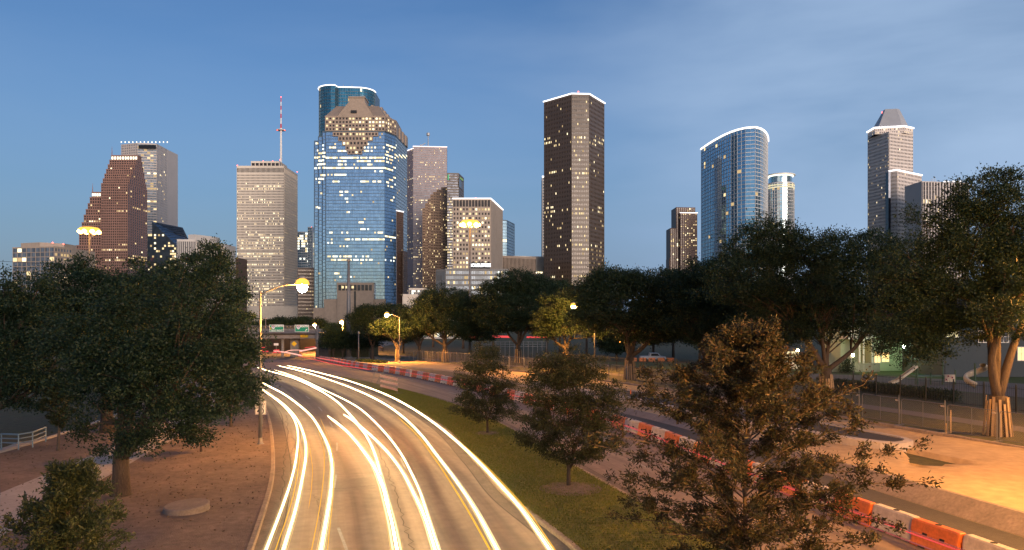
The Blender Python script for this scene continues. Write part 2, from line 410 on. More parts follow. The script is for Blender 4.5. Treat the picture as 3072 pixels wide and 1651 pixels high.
# ---- low glass office block at the far left
Y = 700
T = Tower('office_block', 'low bluish glass office block with tan frame at the left edge of the skyline', stone_tan, gl_grey, (Xat(110, Y), Y, GB), cat='office building')
zt = Zat(742, Y)
T.block(XY((39, 712), (163, 700), (215, 722)), zt, GB, [(9, 17, 0.93, 0.86, scatter(0.05, 0.12, 3)), (6, 17, 0.7, 0.6, scatter(0.12, 0.3, 5))], back=40)
T.block(XY((64, 716), (120, 708), (192, 720)), Zat(728, Y), zt + 0.95, [None, None], back=20)
beacon(T, [(158, 729, 705), (190, 733, 712)])
T.finish(1)

# ---- red granite tower with stepped gables
Y = 1040
T = Tower('stepped_tower', 'tall red-brown granite tower with stepped gables rising to a lit crown', granite_red, gl_brown, (Xat(330, Y), Y, GB), maxwin=80)
T.roofmat = granite_red
xr = Xat(383, Y)
zs = [Zat(552 - 16.2 * k, Y) for k in range(7)]
lf = scatter(0.05, 0.10, 11)
for k in range(7):
    yf = Y + 28 * (k / 6.0)
    back = 55 - 45 * (k / 6.0)
    xl = Xat(304 + 5 * k, Y) * (yf / Y)
    zb_ = GB if k == 0 else zs[k - 1] + 0.95
    nr = 54 if k == 0 else 2
    T.block([(xl, yf), (xr, yf), (xr + 0.01, yf + back)], zs[k], zb_, [(14 - (k + 1) // 2, nr, 0.62, 0.60, lf), (9 - k, nr, 0.62, 0.60, lf)], back=0.0, closed=[(xl, yf + back)], cap=True)
yw = Y + 10
zw = [770, 735, 700, 664, 640, 622, 603, 583, 566]
xw = [221, 230, 238, 246, 252, 258, 264, 270, 276]
for k in range(9):
    zt = Zat(zw[k], Y); zb_ = GB if k == 0 else Zat(zw[k - 1], Y) + 0.95
    nr = max(2, int(round((zt - zb_) / 4.0)))
    yf = yw + 3 * k
    x0, x1 = Xat(xw[k], Y) * yf / Y, Xat(306, Y)
    T.block([(x0, yf), (x1, yf)], zt, zb_, [(max(5, int((x1 - x0) / 3.2)), nr, 0.62, 0.60, lf)], closed=[(x1, yf + 40), (x0, yf + 40 - 2 * k)])
# lit crown lanterns
for (a, b, py, yy) in ((334, 413, 455, Y + 28), (276, 303, 566, yw + 24)):
    zt = Zat(py, Y)
    n = 10 if a > 300 else 4
    for k in range(n):
        px = a + (b - a) * (k + .5) / n
        m = MB(); x = Xat(px, yy); m.box(x - 1.1, x + 1.1, yy - .7, yy - .25, zt - 5.2, zt - 1.2); m.build('crown_light', LEDG, T.root)
for (px, py, yy) in ((334, 446, Y + 30), (276, 556, yw + 26)):
    m = MB(); p = P(px + 2, py, yy); m.lathe([(0.7, -12), (0.45, -4), (0.1, 3)], p, 6); m.build('finial', granite_red, T.root)
T.finish(2)

# ---- grey tower behind it
Y = 1250
T = Tower('grey_tower', 'pale grey tower with lit glass bands rising behind the stepped red tower', stone_grey, gl_grey, (Xat(433, Y), Y, GB), maxwin=90)
zt = Zat(431, Y)
T.block(XY((364, 1262), (413, 1250), (470, 1256), (502, 1300)), zt, GB,
        [(9, 70, 0.55, 0.6, scatter(0.02, 0.03, 3)), (6, 70, 0.97, 0.62, scatter(0.20, 0.4, 4)), (8, 70, 0.55, 0.6, scatter(0.06, 0.08, 5))], back=40, rim=False)
for k in range(13):
    t = k / 12; px = 364 + (502 - 364) * t; yy = 1262 - 12 * min(1, t / .35) + 44 * max(0, (t - .75) / .25)
    m = MB(); p = P(px, 426, yy); m.lathe([(0.9, -1.4), (0.9, 0.2), (0.2, 0.8)], p, 6); m.build('roof_lamp', LEDG, T.root)
m = MB(); m.box(Xat(416, 1249), Xat(468, 1249), 1248.2, 1249.4, Zat(447, Y), Zat(436, Y)); m.build('louvre_band', black_alu, T.root)
T.finish(3)

# ---- black glass building with the sloping roof
Y = 800
r = thing('slant_roof_building', 'black glass office building with a steep sloping roof below the grey tower', 'office building', (Xat(500, Y), Y, GB), 0)
m = MB()
def ppt(px, py, yy): p = P(px, py, yy); return (p.x, p.y, p.z)
f = [ppt(456, 665, 800), ppt(531, 738, 800), ppt(531, 1000, 800), ppt(456, 1000, 800)]
bk = [ppt(548, 683, 850), ppt(565, 718, 850), ppt(565, 1000, 850), ppt(470, 1000, 850)]
m.quad(f[3], f[2], f[1], f[0]); m.quad(f[0], f[1], bk[1], bk[0]); m.quad(f[1], f[2], bk[2], bk[1])
m.quad(bk[0], bk[1], bk[2], bk[3]); m.quad(f[3], f[0], bk[0], bk[3]); m.quad(f[2], f[3], bk[3], bk[2])
m.build('wall', gl_black, r)
m = MB(); lo = [ppt(442, 700, 806), ppt(456, 700, 806), ppt(456, 1000, 806), ppt(442, 1000, 806)]
m.box(Xat(442, 803), Xat(456, 803) + 1, 803, 840, GB, Zat(706, 803)); m.build('annex', gl_black, r)
m = MB()
for k in range(1, 9):
    t = k / 9; a = Vector(f[0]).lerp(Vector(f[1]), t); b = Vector(bk[0]).lerp(Vector(bk[1]), t); m.bar(a, b, 0.3, 0.3)
m.build('roof_rib', black_alu, r)
rng = random.Random(9)
for py in range(706, 960, 8):
    for px in range(445, 529, 6):
        lim = 665 + max(0, px - 456) * (73 / 75.0) + 8
        if py > lim and (rng.random() < (0.55 if (706 <= py < 714 and px < 510) else 0.35 if (py > 728 and px > 500) else 0.07)):
            yy = 802.8 if px < 456 else 799.8
            q = bpy.data.objects.new('window', window_mesh(1.9, 2.0, rng.choice((0, 1, 1, 2)))); COL.objects.link(q); q.parent = r
            p = P(px + 2, py, yy); q.location = p - r.location

# ---- block with vertical white fins
Y = 750
T = Tower('finned_block', 'pale office block with tall vertical white fins and a white rooftop penthouse', fin_white, gl_black, (Xat(600, Y), Y, GB), cat='office building')
zt = Zat(721, Y)
T.block(XY((532, 750), (588, 752), (675, 800)), zt, GB, [(10, 1, 0.55, 0.97, None, 1.0), (18, 1, 0.55, 0.97, None, 1.0)], back=30)
rng = random.Random(5)
for j in range(16):
    for i in range(10):
        if rng.random() < 0.30 and j < 9:
            p0 = Vector((*XY((532, 750))[0], 0)); p1 = Vector((*XY((588, 752))[0], 0)); c = p0.lerp(p1, (i + .5) / 10)
            T.lit.append((c + Vector((0, -.1, 0)), GB + (j + .5) * 5.2, 1.0, 2.2, 0.0, 1))
T.block(XY((566, 765), (585, 762), (645, 785)), Zat(709, 770), zt + 0.95, [None, None], back=12)
T.finish(4)
T = Tower('brown_block', 'small brown office block peeping out between the finned block and the white tower', granite_brown, gl_brown, (Xat(696, 900), 900, GB), cat='office building')
T.block(XY((679, 900), (714, 900)), Zat(776, 900), GB, [(8, 18, 0.6, 0.5, scatter(0.1, 0.1, 7))], back=30)
T.finish(5)

# ---- white tower with the antenna
Y = 1000
T = Tower('white_tower', 'white travertine tower with a tall red and white antenna mast on its flat roof', concrete_w, gl_brown, (Xat(800, Y), Y, GB), maxwin=100)
zt, zb = Zat(500, Y), Zat(920, Y)
lf1 = scatter(0.10, 0.16, 21)
rowp = random.Random(77); rowlit = {}
def lf(px, py, i, j, key):
    if j not in rowlit: rowlit[j] = (rowp.choice((0.06, 0.12, 0.45, 0.65, 0.85)) if py > 690 else rowp.choice((0.03, 0.05, 0.08, 0.35, 0.6)), rowp.uniform(.2, .8), rowp.uniform(.2, .6))
    p, c, wd = rowlit[j]
    if py < 545: return None
    if p > 0.3 and abs((px - 711) / 141 - c) > wd: p = 0.08
    return rowp.choice((0, 1, 1, 2)) if rowp.random() < p else None
xa, xb = Xat(711, Y), Xat(852, Y)
T.block([(xa, Y), (xb, Y), (xb + 0.01, Y + 62)], zt - 10, zb, [(38, 49, 0.50, 0.52, lf), (38, 49, 0.50, 0.52, scatter(0.08, 0.12, 22))], closed=[(xa, Y + 62)], cap=False)
T.block([(xa, Y), (xb, Y), (xb + 0.01, Y + 62)], zt, zt - 10, [(38, 1, 0.62, 0.60), (38, 1, 0.62, 0.60)], closed=[(xa, Y + 62)])
T.block([(Xat(754, 1012), 1012), (Xat(838, 1012), 1012), (Xat(838, 1012) + .01, 1045)], Zat(486, 1012), zt + 0.95, [(7, 1, 0.8, 0.6), (4, 1, 0.8, 0.6)], closed=[(Xat(754, 1012), 1045)])
T.block([(xa - 8, Y - 14), (Xat(926, Y - 14), Y - 14), (Xat(926, Y - 14) + .01, Y + 60)], zb - 0.95, GB, [None, None], closed=[(xa - 8, Y + 60)])
beacon(T, [(712, 497, Y), (892, 516, 1062), (840, 480, Y + 12), (790, 484, 1012), (818, 484, 1012)])
rr = T.finish(6)
m = MB(); p = P(843, 488, 1025)
zz = [488, 440, 396, 385, 372, 355, 342, 330, 318, 306, 292]; rad = [1.5, 1.4, 1.2, 1.2, .9, .85, .8, .75, .7, .65, .5]
for k in range(10):
    m.cur = 1 if (k >= 3 and k % 2 == 1) else 0
    m.tube([P(843, zz[k], 1025), P(843, zz[k + 1], 1025)], [rad[k], rad[k + 1]], 8)
ant = m.build('antenna', [mat('mast_white', (0.7, 0.7, 0.7), 0.5), mat('mast_red', (0.5, 0.03, 0.02), 0.5)], rr)
m = MB(); q = P(843, 391, 1025); m.lathe([(1.2, -0.6), (6.5, -0.3), (6.5, 0.3), (1.2, 0.6)], q, 16); m.build('platform', mat('mast_white2', (0.7, 0.7, 0.7), 0.5), ant, origin=rr.location)
beacon(T, [(843, 292, 1025), (843, 327, 1025), (832, 391, 1023), (854, 391, 1023)])

# ---- slim glass tower and brown block in the gap
T = Tower('glass_tower', 'slim pale glass tower standing in the gap right of the white tower', mull_pale, gl_sky, (Xat(918, 1150), 1150, GB), maxwin=50)
T.block(XY((893, 1150), (944, 1154)), Zat(697, 1150), GB, [(9, 36, 0.93, 0.72, lambda px, py, i, j, k: (random.choice((1, 2, 3)) if (px < 925 and 700 < py < 760 and random.random() < .55) or random.random() < .08 else None))], back=30)
T.block(XY((924, 1146), (936, 1146)), Zat(684, 1150), GB, [(2, 36, 0.9, 0.8)], back=10)
beacon(T, [(935, 682, 1146)])
T.finish(7)
T = Tower('brown_slab', 'brown slab building with a few lit windows below the slim glass tower', granite_brown, gl_brown, (Xat(920, 900), 900, GB), cat='office building')
T.block(XY((894, 900), (944, 905)), Zat(806, 900), GB, [(14, 16, 0.5, 0.4, scatter(0.10, 0.1, 8))], back=30)
T.finish(8)

# ---- teal round-ended tower behind
Y = 966
T = Tower('teal_tower', 'teal glass tower with two rounded ends and a white light strip round its roof', mull_blue, gl_teal, (Xat(1030, Y), Y, GB), maxwin=30)
zt = Zat(268, Y)
def arc(cx, cy, r, a0, a1, n): return [(cx + r * math.cos(R(a0 + (a1 - a0) * k / n)), cy + r * math.sin(R(a0 + (a1 - a0) * k / n))) for k in range(n + 1)]
c1 = (Xat(986, Y), Y + 4)
l1 = arc(Xat(1003, Y), Y + 6, 20.5, 180, 282, 7)
l2 = [(Xat(1018, Y), Y - 6)] + arc(Xat(1070, Y), Y + 16, 20.5, 285, 362, 6)
line = l1 + l2
lf = scatter(0.015, 0.0, 9)
T.block(line, zt, GB, [(max(1, int((Vector(line[k + 1]) - Vector(line[k])).length / 3 + .5)), 70, 0.93, 0.88, lf) for k in range(len(line) - 1)], closed=[(line[-1][0], Y + 50), (line[0][0], Y + 50)], rim=True, rimw=1.0)
m = MB()
for px in (1000, 1030, 1056): m.tube([P(px, 268, Y + 15), P(px, 254, Y + 15)], .25, 5)
m.build('roof_antenna', metal_grey, T.root)
beacon(T, [(1062, 264, Y + 4)])
T.finish(9)
# ---- blue glass tower with the granite stepped crown
Y = 758
T = Tower('blue_tower', 'big blue glass tower with a brown granite stepped pyramid crown cut into its glass front', mull_blue, gl_blue, (Xat(1065, Y), Y, GB), maxwin=100); T.litH = 0.55
bands = [(433, 943, 975, .5), (433, 1090, 1120, .3), (445, 960, 1010, .35), (442, 1090, 1130, .8), (440, 1142, 1190, .8), (456, 950, 975, .9), (456, 1014, 1042, .9), (454, 1090, 1118, .8), (453, 1160, 1178, .9),
         (469, 943, 1221, .80), (480, 955, 976, .9), (482, 1014, 1040, .9), (480, 1070, 1118, .95), (479, 1125, 1180, .75), (495, 950, 977, .9), (495, 1014, 1042, .8), (492, 1095, 1118, .8), (491, 1155, 1180, .5),
         (507, 943, 1187, .85), (521, 955, 977, .8), (521, 982, 1040, .7), (519, 1125, 1150, .6), (535, 943, 972, .9), (530, 1165, 1187, .6), (547, 998, 1018, .9), (545, 1083, 1108, .9), (544, 1118, 1146, .95), (543, 1155, 1180, .7), (547, 955, 975, .6),
         (558, 1158, 1187, .5), (573, 1020, 1046, .8), (585, 1020, 1038, .6), (597, 1034, 1046, .7), (597, 1170, 1187, .6), (610, 1035, 1047, .5), (626, 946, 963, .9), (638, 966, 979, .8), (632, 1040, 1048, .6), (668, 1078, 1103, .7), (688, 1083, 1105, .6),
         (703, 985, 1045, .6), (701, 1115, 1150, .5), (714, 1038, 1186, .9), (730, 980, 1005, .6), (739, 1020, 1060, .4), (767, 980, 1062, .75), (766, 1063, 1115, .25), (779, 995, 1115, .8), (778, 1156, 1187, .5), (818, 1005, 1030, .5), (834, 1010, 1062, .35), (795, 1120, 1145, .2)]
brg = random.Random(4)
def lf(px, py, i, j, key):
    for by, x0, x1, p in bands:
        if abs(py - by) < 5.2 and x0 <= px <= x1 and brg.random() < p: return brg.choice((1, 2, 2, 3))
    return brg.choice((0, 1)) if brg.random() < 0.012 else None
x0, x1 = Xat(977, Y), Xat(1154, Y)
ch = (Xat(1187, 776), 776); sd2 = (Xat(1221, 832), 832)
zg = Zat(397, Y)
NR = 57
T.block([(x0, Y), (x1, Y), ch, sd2], zg, GB, [(34, NR, 0.93, 0.86, lf, .25), (8, NR, 0.93, 0.86, lf, .25), (16, NR, 0.93, 0.86, lf, .25)], closed=[(x0, 832)])
for k, (pa, py) in enumerate(((943, 424), (955, 410), (967, 396))):
    pb = (955, 967, 977)[k]
    T.block([(Xat(pa, Y + 2), Y + 2), (Xat(pb, Y + 2) - .02, Y + 2)], Zat(py, Y), GB, [(2 if k else 3, 52, 0.93, 0.86, lf, .25)], closed=[(Xat(pb, Y + 2) - .02, 820), (Xat(pa, Y + 2), 820)])
r = T.finish(10)
# granite crown
crown = Tower('x', None, granite_tan, gl_brown, (Xat(1065, Y), Y, GB))
bpy.data.objects.remove(crown.root); crown.root = r
crg = random.Random(12)
lfc = lambda px, py, i, j, k: (crg.choice((1, 1, 2)) if crg.random() < (0.52 if px > 1045 else 0.26) else None)
crown.block([(x0, Y - 1.2), (x1 + .5, Y - 1.2), (ch[0] + .5, ch[1] - 1.0)], Zat(352, Y), zg + 0.95, [(18, 4, 0.58, 0.55, lfc), (5, 4, 0.58, 0.55, lfc)], closed=[(ch[0] + .5, 810), (x0, 810)])
rows = [(1000, 1134, 397.4, 410), (1016, 1118, 410.2, 424), (1028, 1102, 424.2, 438), (1038, 1090, 438.2, 452), (1044, 1086, 452.2, 464)]
for a, b, t_, b_ in rows:
    n = max(4, int((b - a) / 9.5))
    crown.block([(Xat(a, Y), Y - 1.1), (Xat(b, Y), Y - 1.1)], Zat(t_, Y), Zat(b_, Y), [(n, 1, 0.58, 0.55, lfc)], closed=[(Xat(b, Y), Y - 0.3), (Xat(a, Y), Y - 0.3)], cap=False)
hip = MB()
hip.loft([(x0, Y - 1.2), (x1, Y - 1.2), (Xat(1168, 770), 815), (x0, 815)], Zat(352, Y) + .9, [(Xat(1010, 772), 772), (Xat(1137, 772), 772), (Xat(1141, 772), 795), (Xat(1010, 772), 795)], Zat(319, 772))
for k in range(12):
    t = k / 11; a = 1012 + 31 * t; b = 1122 - 29 * t; yb = 792 - 8 * t; yf = Y - 2.0 + 6 * t
    zz0 = Zat(354, Y); zz1 = Zat(302, Y); dz = (zz1 - zz0) / 12
    hip.box(Xat(a, Y), Xat(b, Y), yf, yb, zz0 + dz * k, zz0 + dz * (k + 1) - (0.0 if k == 11 else 0.002 * k))
hip.box(Xat(1044, Y), Xat(1091, Y), Y + 5, 782, zz1 + .01, Zat(290, Y)); hip.box(Xat(1042, Y), Xat(1093, Y), Y + 4, 783, Zat(290, Y) + .01, Zat(286, Y))
hip.box(Xat(1093, Y) + .1, Xat(1128, Y), 786, 812, zz0, Zat(306, Y)); 
for k in range(4): hip.box(Xat(1098 + 8 * k, Y), Xat(1106 + 8 * k, Y) - .01, 784 + 3 * k, 812, zz0, Zat(294 + 6 * k, Y))
# the steps down the right-hand flank
for k in range(9):
    t = k / 9; a = 1138 + 9 * k; b = a + 9
    yy = 776 + 56 * max(0, (a - 1185) / 36.0) + 6
    zt_ = Zat(322 + 10.6 * k, yy)
    if zt_ > zg + 2: hip.box(Xat(a, yy), Xat(b, yy) - .01, yy, 833, zg + .96, zt_)
hip.build('stepped_crown', granite_tan, r)
m = MB(); m.box(Xat(1054, Y), Xat(1071, Y), Y - 2.3, Y - 1, Zat(341, Y), Zat(333, Y)); m.build('crown_recess', black_alu, r)
# granite base with its banner slot
base_ = Tower('x', None, granite_tan, gl_brown, (Xat(1065, Y), Y, GB)); bpy.data.objects.remove(base_.root); base_.root = r
base_.block([(Xat(1012, 752), 752), (Xat(1120, 752), 752)], Zat(851, 752), GB, [None], closed=[(Xat(1120, 752), Y - .1), (Xat(1012, 752), Y - .1)])
base_.block([(x0 - .6, 755.0), (Xat(1012, 752) - .5, 755.0)], Zat(901, 755), GB, [None], closed=[(Xat(1012, 752) - .5, Y - .1), (x0 - .6, Y - .1)])
base_.block([(Xat(1120, 752) + .5, 755.0), (Xat(1155, 755), 755.0)], Zat(901, 755), GB, [None], closed=[(Xat(1155, 755), Y - .1), (Xat(1120, 752) + .5, Y - .1)])
base_.block([(Xat(941, 757), 757), (x0 - .7, 757)], Zat(927, 757), GB, [None], closed=[(x0 - .7, 759.7), (Xat(941, 757), 759.7)])
crown.W.build('granite_cladding', granite_tan, r); [q.build('granite_coping', granite_tan, r) for q in crown.roofs]
crown.G.build('granite_infill', gl_brown, r)
base_.W.build('granite_base', granite_tan, r); [q.build('base_coping', granite_tan, r) for q in base_.roofs]; base_.G.build('base_core', gl_brown, r)
for c, z, wd, ht, ang, lv in crown.lit:
    o = bpy.data.objects.new('crown_window', window_mesh(wd, ht, lv)); COL.objects.link(o); o.parent = r
    o.location = (c.x - r.location.x, c.y - r.location.y, z - r.location.z); o.rotation_euler = (0, 0, ang)
m = MB()
for k in range(9):
    a = 1015 + k * 11.5; m.box(Xat(a, 751.3), Xat(a + 8.5, 751.3), 751.2, 751.55, Zat(872, 751), Zat(855, 751))
m.box(Xat(1062, 751.3), Xat(1068, 751.3), 751.0, 751.5, Zat(935, 751), Zat(874, 751))
m.build('base_window', gl_black, r)
for a in (1028, 1040, 1058):
    o = bpy.data.objects.new('base_light', window_mesh(2.2, 2.4, 1)); COL.objects.link(o); o.parent = r; o.location = P(a, 862, 751.1) - r.location

# ---- reflection in its right flank built as a dark tower, plus a brown block
T = Tower('reflection_tower', 'narrow dark tower standing in for a reflection against the right flank of the blue tower', granite_brown, gl_brown, (Xat(1205, 742), 742, GB), maxwin=20)
T.block(XY((1190, 742), (1209, 752)), Zat(635, 742), GB, [(8, 56, 0.55, 0.5, scatter(0.03, 0.02, 14))], closed=XY((1209, 763), (1192, 763)), rim=True, rimw=.8)
T.block(XY((1209.5, 745), (1221, 760)), Zat(755, 745), GB, [(6, 36, 0.55, 0.5, scatter(0.05, 0.02, 15))], closed=XY((1221, 768), (1210, 764)))
T.finish(12)

# ---- pink grey tower
Y = 1305
T = Tower('pink_tower', 'tall pinkish grey granite tower with a lit roof line and a short mast', granite_pink, gl_grey, (Xat(1290, Y), Y, GB), maxwin=100)
zt = Zat(441, Y)
prg = random.Random(31)
def lf(px, py, i, j, key):
    if j % 24 in (3, 13): p = .5
    elif j % 9 == 4: p = .22
    else: p = 0.07
    return prg.choice((0, 1, 1, 2)) if prg.random() < p else None
T.block(XY((1240, 1305), (1340, 1310)), zt, GB, [(26, 74, 0.50, 0.5, lf)], closed=XY((1341, 1345), (1238, 1345)), rim=True, rimw=1.0)
T.block(XY((1222, 1325), (1240, 1305.5)), Zat(447, Y), GB, [(7, 74, 0.50, 0.5, lf)], closed=XY((1239.5, 1344), (1222, 1344)), rim=True, rimw=1.0, rimedges=[0])
T.rimmat = emit('led_pink', (1.0, 0.78, 0.74), 1.6)
T.finish(13); r = T.root
m = MB(); m.tube([P(1284.5, 438, 1325), P(1284.5, 402, 1325)], [1.0, .6], 6); m.lathe([(0.5, -3), (3, -2), (3, 2.5), (.5, 3.5)], P(1284.5, 404, 1325), 8); m.build('mast', metal_grey, r)
m = MB(); m.bar(P(1258, 440, 1320), P(1276, 430, 1320), 1.2, 1.2); m.bar(P(1262, 440, 1320), P(1262, 434, 1320), 1.2, 1.2); m.build('roof_crane', metal_grey, r)
# ---- reflection in its granite, built as a brown stepped tower in front
Y = 1180
T = Tower('brown_reflection', 'stepped brown tower standing in for a reflection in the pinkish tower, with lit windows', granite_brown, gl_brown, (Xat(1308, Y), Y, GB), maxwin=100)
T.wall = mat('warm_brown_stone', (0.36, 0.24, 0.16), 0.6, var=0.15, scale=0.05)
rg2 = random.Random(41); lf = lambda px, py, i, j, k: (rg2.choice((0, 0, 1)) if rg2.random() < 0.17 else None)
st = [(1268, 626), (1276, 612), (1284, 598), (1292, 586), (1300, 578), (1311, 571), (1324, 564)]
for k, (px, py) in enumerate(st):
    nx = st[k + 1][0] if k < len(st) - 1 else 1341
    T.block([(Xat(px, Y), Y), (Xat(nx, Y) - .02, Y)], Zat(py, Y), GB, [(2 if k < 5 else 3 if k == 5 else 4, int((950 - py) / 8.4) + 4, 0.5, 0.5, lf)], closed=[(Xat(nx, Y) - .02, Y + 30), (Xat(px, Y), Y + 30)])
T.finish(14)

# ---- dark tower with the green lit top
Y = 1130
T = Tower('dark_green_top_tower', 'narrow dark tower with greenish lit open top behind the tan hotel', granite_dark, gl_black, (Xat(1366, Y), Y, GB), maxwin=60)
zt = Zat(521, Y)
rg3 = random.Random(43); lf = lambda px, py, i, j, k: (rg3.choice((1, 1, 2)) if (py > 595 and rg3.random() < 0.38) else None)
T.block(XY((1342, Y), (1376, Y + 2), (1391, Y + 40)), zt, GB, [(8, 56, 0.8, 0.5, lf), (6, 56, 0.7, 0.5, lf)], closed=XY((1345, Y + 40)))
T.block(XY((1376.6, Y + 1.0), (1390.6, Y + 38)), zt - 6, zt - 20, [(1, 1, .9, .9)], closed=XY((1384, Y + 38), (1372, Y + 4)), cap=False)
T.finish(15)
m = MB(); p = P(1345, 530, Y - .7); m.box(p.x - .9, p.x + .9, p.y - .25, p.y, p.z - 5, p.z + 3); m.build('green_light', emit('green_glow', (0.2, 0.9, 0.4), 0.35), T.root)
m = MB(); m.bar(P(1380, 534, Y + 9), P(1389, 541, Y + 33), .5, 2.5); m.build('green_soffit', emit('green_glow2', (0.45, 0.75, 0.25), 0.28), T.root)

# ---- tan hotel tower with the sign
Y = 560
T = Tower('hotel_tower', 'tan hotel tower with white lit roof edge and a black name sign', stone_tan, gl_brown, (Xat(1415, Y), Y, GB), maxwin=100, cat='hotel')
zt = Zat(600, Y)
rg4 = random.Random(44)
lf = lambda px, py, i, j, k: (rg4.choice((0, 1, 1, 2)) if rg4.random() < (0.9 if (642 < py < 650 and px > 1385) else 0.44) else None)
hb = Zat(622, Y)
a, b = Xat(1359, Y), Xat(1471, Y); c = (Xat(1507, Y + 58), Y + 58)
T.block([(a, Y), (b, Y), c], hb, Zat(808, Y), [(12, 14, 0.55, 0.52, lf), None], closed=[(Xat(1372, Y + 60), Y + 60)], cap=False)
T.block([(a, Y), (b, Y), c], zt, hb, [(12, 1, 0.80, 0.90), None], closed=[(Xat(1372, Y + 60), Y + 60)], rim=True, rimw=.7)
T.block([(a, Y), (b, Y), c], Zat(808, Y), GB, [None, None], closed=[(Xat(1372, Y + 60), Y + 60)], cap=False)
beacon(T, [(1427, 596, Y)])
r = T.finish(16)
m = MB(); m.box(Xat(1409, Y - 1), Xat(1471, Y - 1), Y - 1.6, Y - .5, Zat(808, Y), Zat(788, Y)); sg = m.build('sign_board', black_alu, r)
def text(body, name, size, loc, mt, parent, rot=(R(90), 0, 0), ext=0.02, ax='CENTER', xs=1.0, bold=0.0):
    cu = bpy.data.curves.new(name, 'FONT'); cu.body = body; cu.size = size; cu.align_x = ax; cu.align_y = 'CENTER'; cu.extrude = ext; cu.offset = bold
    cu.materials.append(mt)
    o = bpy.data.objects.new(name, cu); COL.objects.link(o); o.location = loc; o.rotation_euler = rot; o.scale = (xs, 1, 1)
    dg = bpy.context.evaluated_depsgraph_get(); me = bpy.data.meshes.new_from_object(o.evaluated_get(dg)); bpy.data.objects.remove(o)
    o = bpy.data.objects.new(name, me); COL.objects.link(o); o.location = loc; o.rotation_euler = rot; o.scale = (xs, 1, 1)
    if parent is not None: o.parent = parent
    return o
p = P(1440, 796.5, Y - 1.75)
text('DOUBLETREE', 'lettering', 3.3, p - r.location, emit('sign_white', (1, 1, 1), 2.2), sg, xs=0.80, ext=0.1, bold=0.07)

# ---- low glass block under the hotel
Y = 520
T = Tower('glass_block', 'wide low glass office block with horizontal bands standing below the tan hotel', mat('slate_frames', (0.17, 0.17, 0.17), 0.6), gl_grey, (Xat(1430, Y), Y, GB), cat='office building', maxwin=40)
rg5 = random.Random(46); lf = lambda px, py, i, j, k: (rg5.choice((0, 1, 1, 3)) if rg5.random() < (0.28 if px > 1390 else .1) else None)
T.block(XY((1337, Y), (1526, Y + 4)), Zat(810, Y), GB, [(34, 12, 0.93, 0.62, lf)], back=30)
T.block(XY((1309, Y + 4), (1336, Y + .5)), Zat(812, Y), GB, [(8, 1, 0.75, 0.97)], back=30)
T.finish(17)
T = Tower('blue_block', 'small blue glass tower standing just right of the tan hotel', mull_blue, gl_bluepale, (Xat(1525, 900), 900, GB), maxwin=10)
T.block(XY((1500, 900), (1520, 903), (1543, 940)), Zat(662, 900), GB, [(5, 34, .93, .88, lambda px, py, i, j, k: (2 if (722 < py < 728) else None)), (7, 34, .93, .88)], back=30)
T.finish(18)
T = Tower('ribbed_block', 'low brown building with narrow vertical ribs behind the trees right of the hotel', granite_tan, gl_brown, (Xat(1555, 640), 640, GB), cat='office building')
T.block(XY((1503, 640), (1606, 660)), Zat(770, 640), GB, [(26, 1, 0.5, 0.97, None, .8)], back=30)
T.finish(19)
T = Tower('pale_ribbed_block', 'pale ribbed building between the brown ribbed block and the tallest dark tower', fin_white, gl_brown, (Xat(1595, 720), 720, GB), cat='office building')
T.block(XY((1543, 720), (1632, 728)), Zat(771, 720), GB, [(30, 1, 0.45, 0.97, None, .8)], back=30)
for px in (1608, 1616, 1624): T.lit.append((Vector((Xat(px, 718.9), 718.9, 0)), Zat(818, 719), 2.0, 1.6, 0, 2))
T.finish(20)
T = Tower('slim_white_tower', 'sliver of pale tower with bright roof light beside the tallest dark tower', fin_white, gl_grey, (Xat(1634, 900), 900, GB), maxwin=5)
T.block(XY((1627, 900), (1645, 900)), Zat(533, 900), GB, [(3, 50, .6, .6)], back=20, rim=True, rimw=1.6)
T.finish(21)

# ---- tall dark tower
Y = 675
T = Tower('dark_tower', 'tall dark brown faceted tower with a white light strip round its flat roof', granite_dark, gl_brown, (Xat(1720, Y), Y, GB), maxwin=100)
zt = Zat(285, Y)
rg6 = random.Random(47)
hot = {418: .6, 424: .3, 432: .5, 515: .45, 640: .5, 627: .4, 680: .35, 737: .4, 744: .5, 715: .1, 870: .6, 826: .4}
def lf(px, py, i, j, key):
    p = 0.05
    for y_, q in hot.items():
        if abs(py - y_) < 6: p = q * (1.25 if (px * 0.013 + y_ * 0.37) % 1 < .6 else 0.3)
    if px > 1766 and 745 < py < 840: return 0 if rg6.random() < .42 else None  # these panes glow to stand in for pale reflections in the glass
    return rg6.choice((0, 1, 1, 2)) if rg6.random() < p else None
ln = [(Xat(1633, 700), 700), (Xat(1715, 675), 675), (Xat(1767, 676), 676), (Xat(1812, 705), 705)]
T.wall = granite_dark
T.block(ln, zt, GB, [(17, 52, .55, .50, lf), (10, 52, .60, .50, lf), (11, 52, .55, .50, lf)], closed=[(Xat(1800, 735), 735), (Xat(1650, 735), 735)], rim=True, rimw=.9)
T.finish(22); r = T.root
m = MB(); m.box(Xat(1722, 700), Xat(1752, 700), 695, 712, zt + .95, zt + 5); m.build('roof_plant_room', granite_dark, r)
beacon(T, [(1735, 276, 695)])

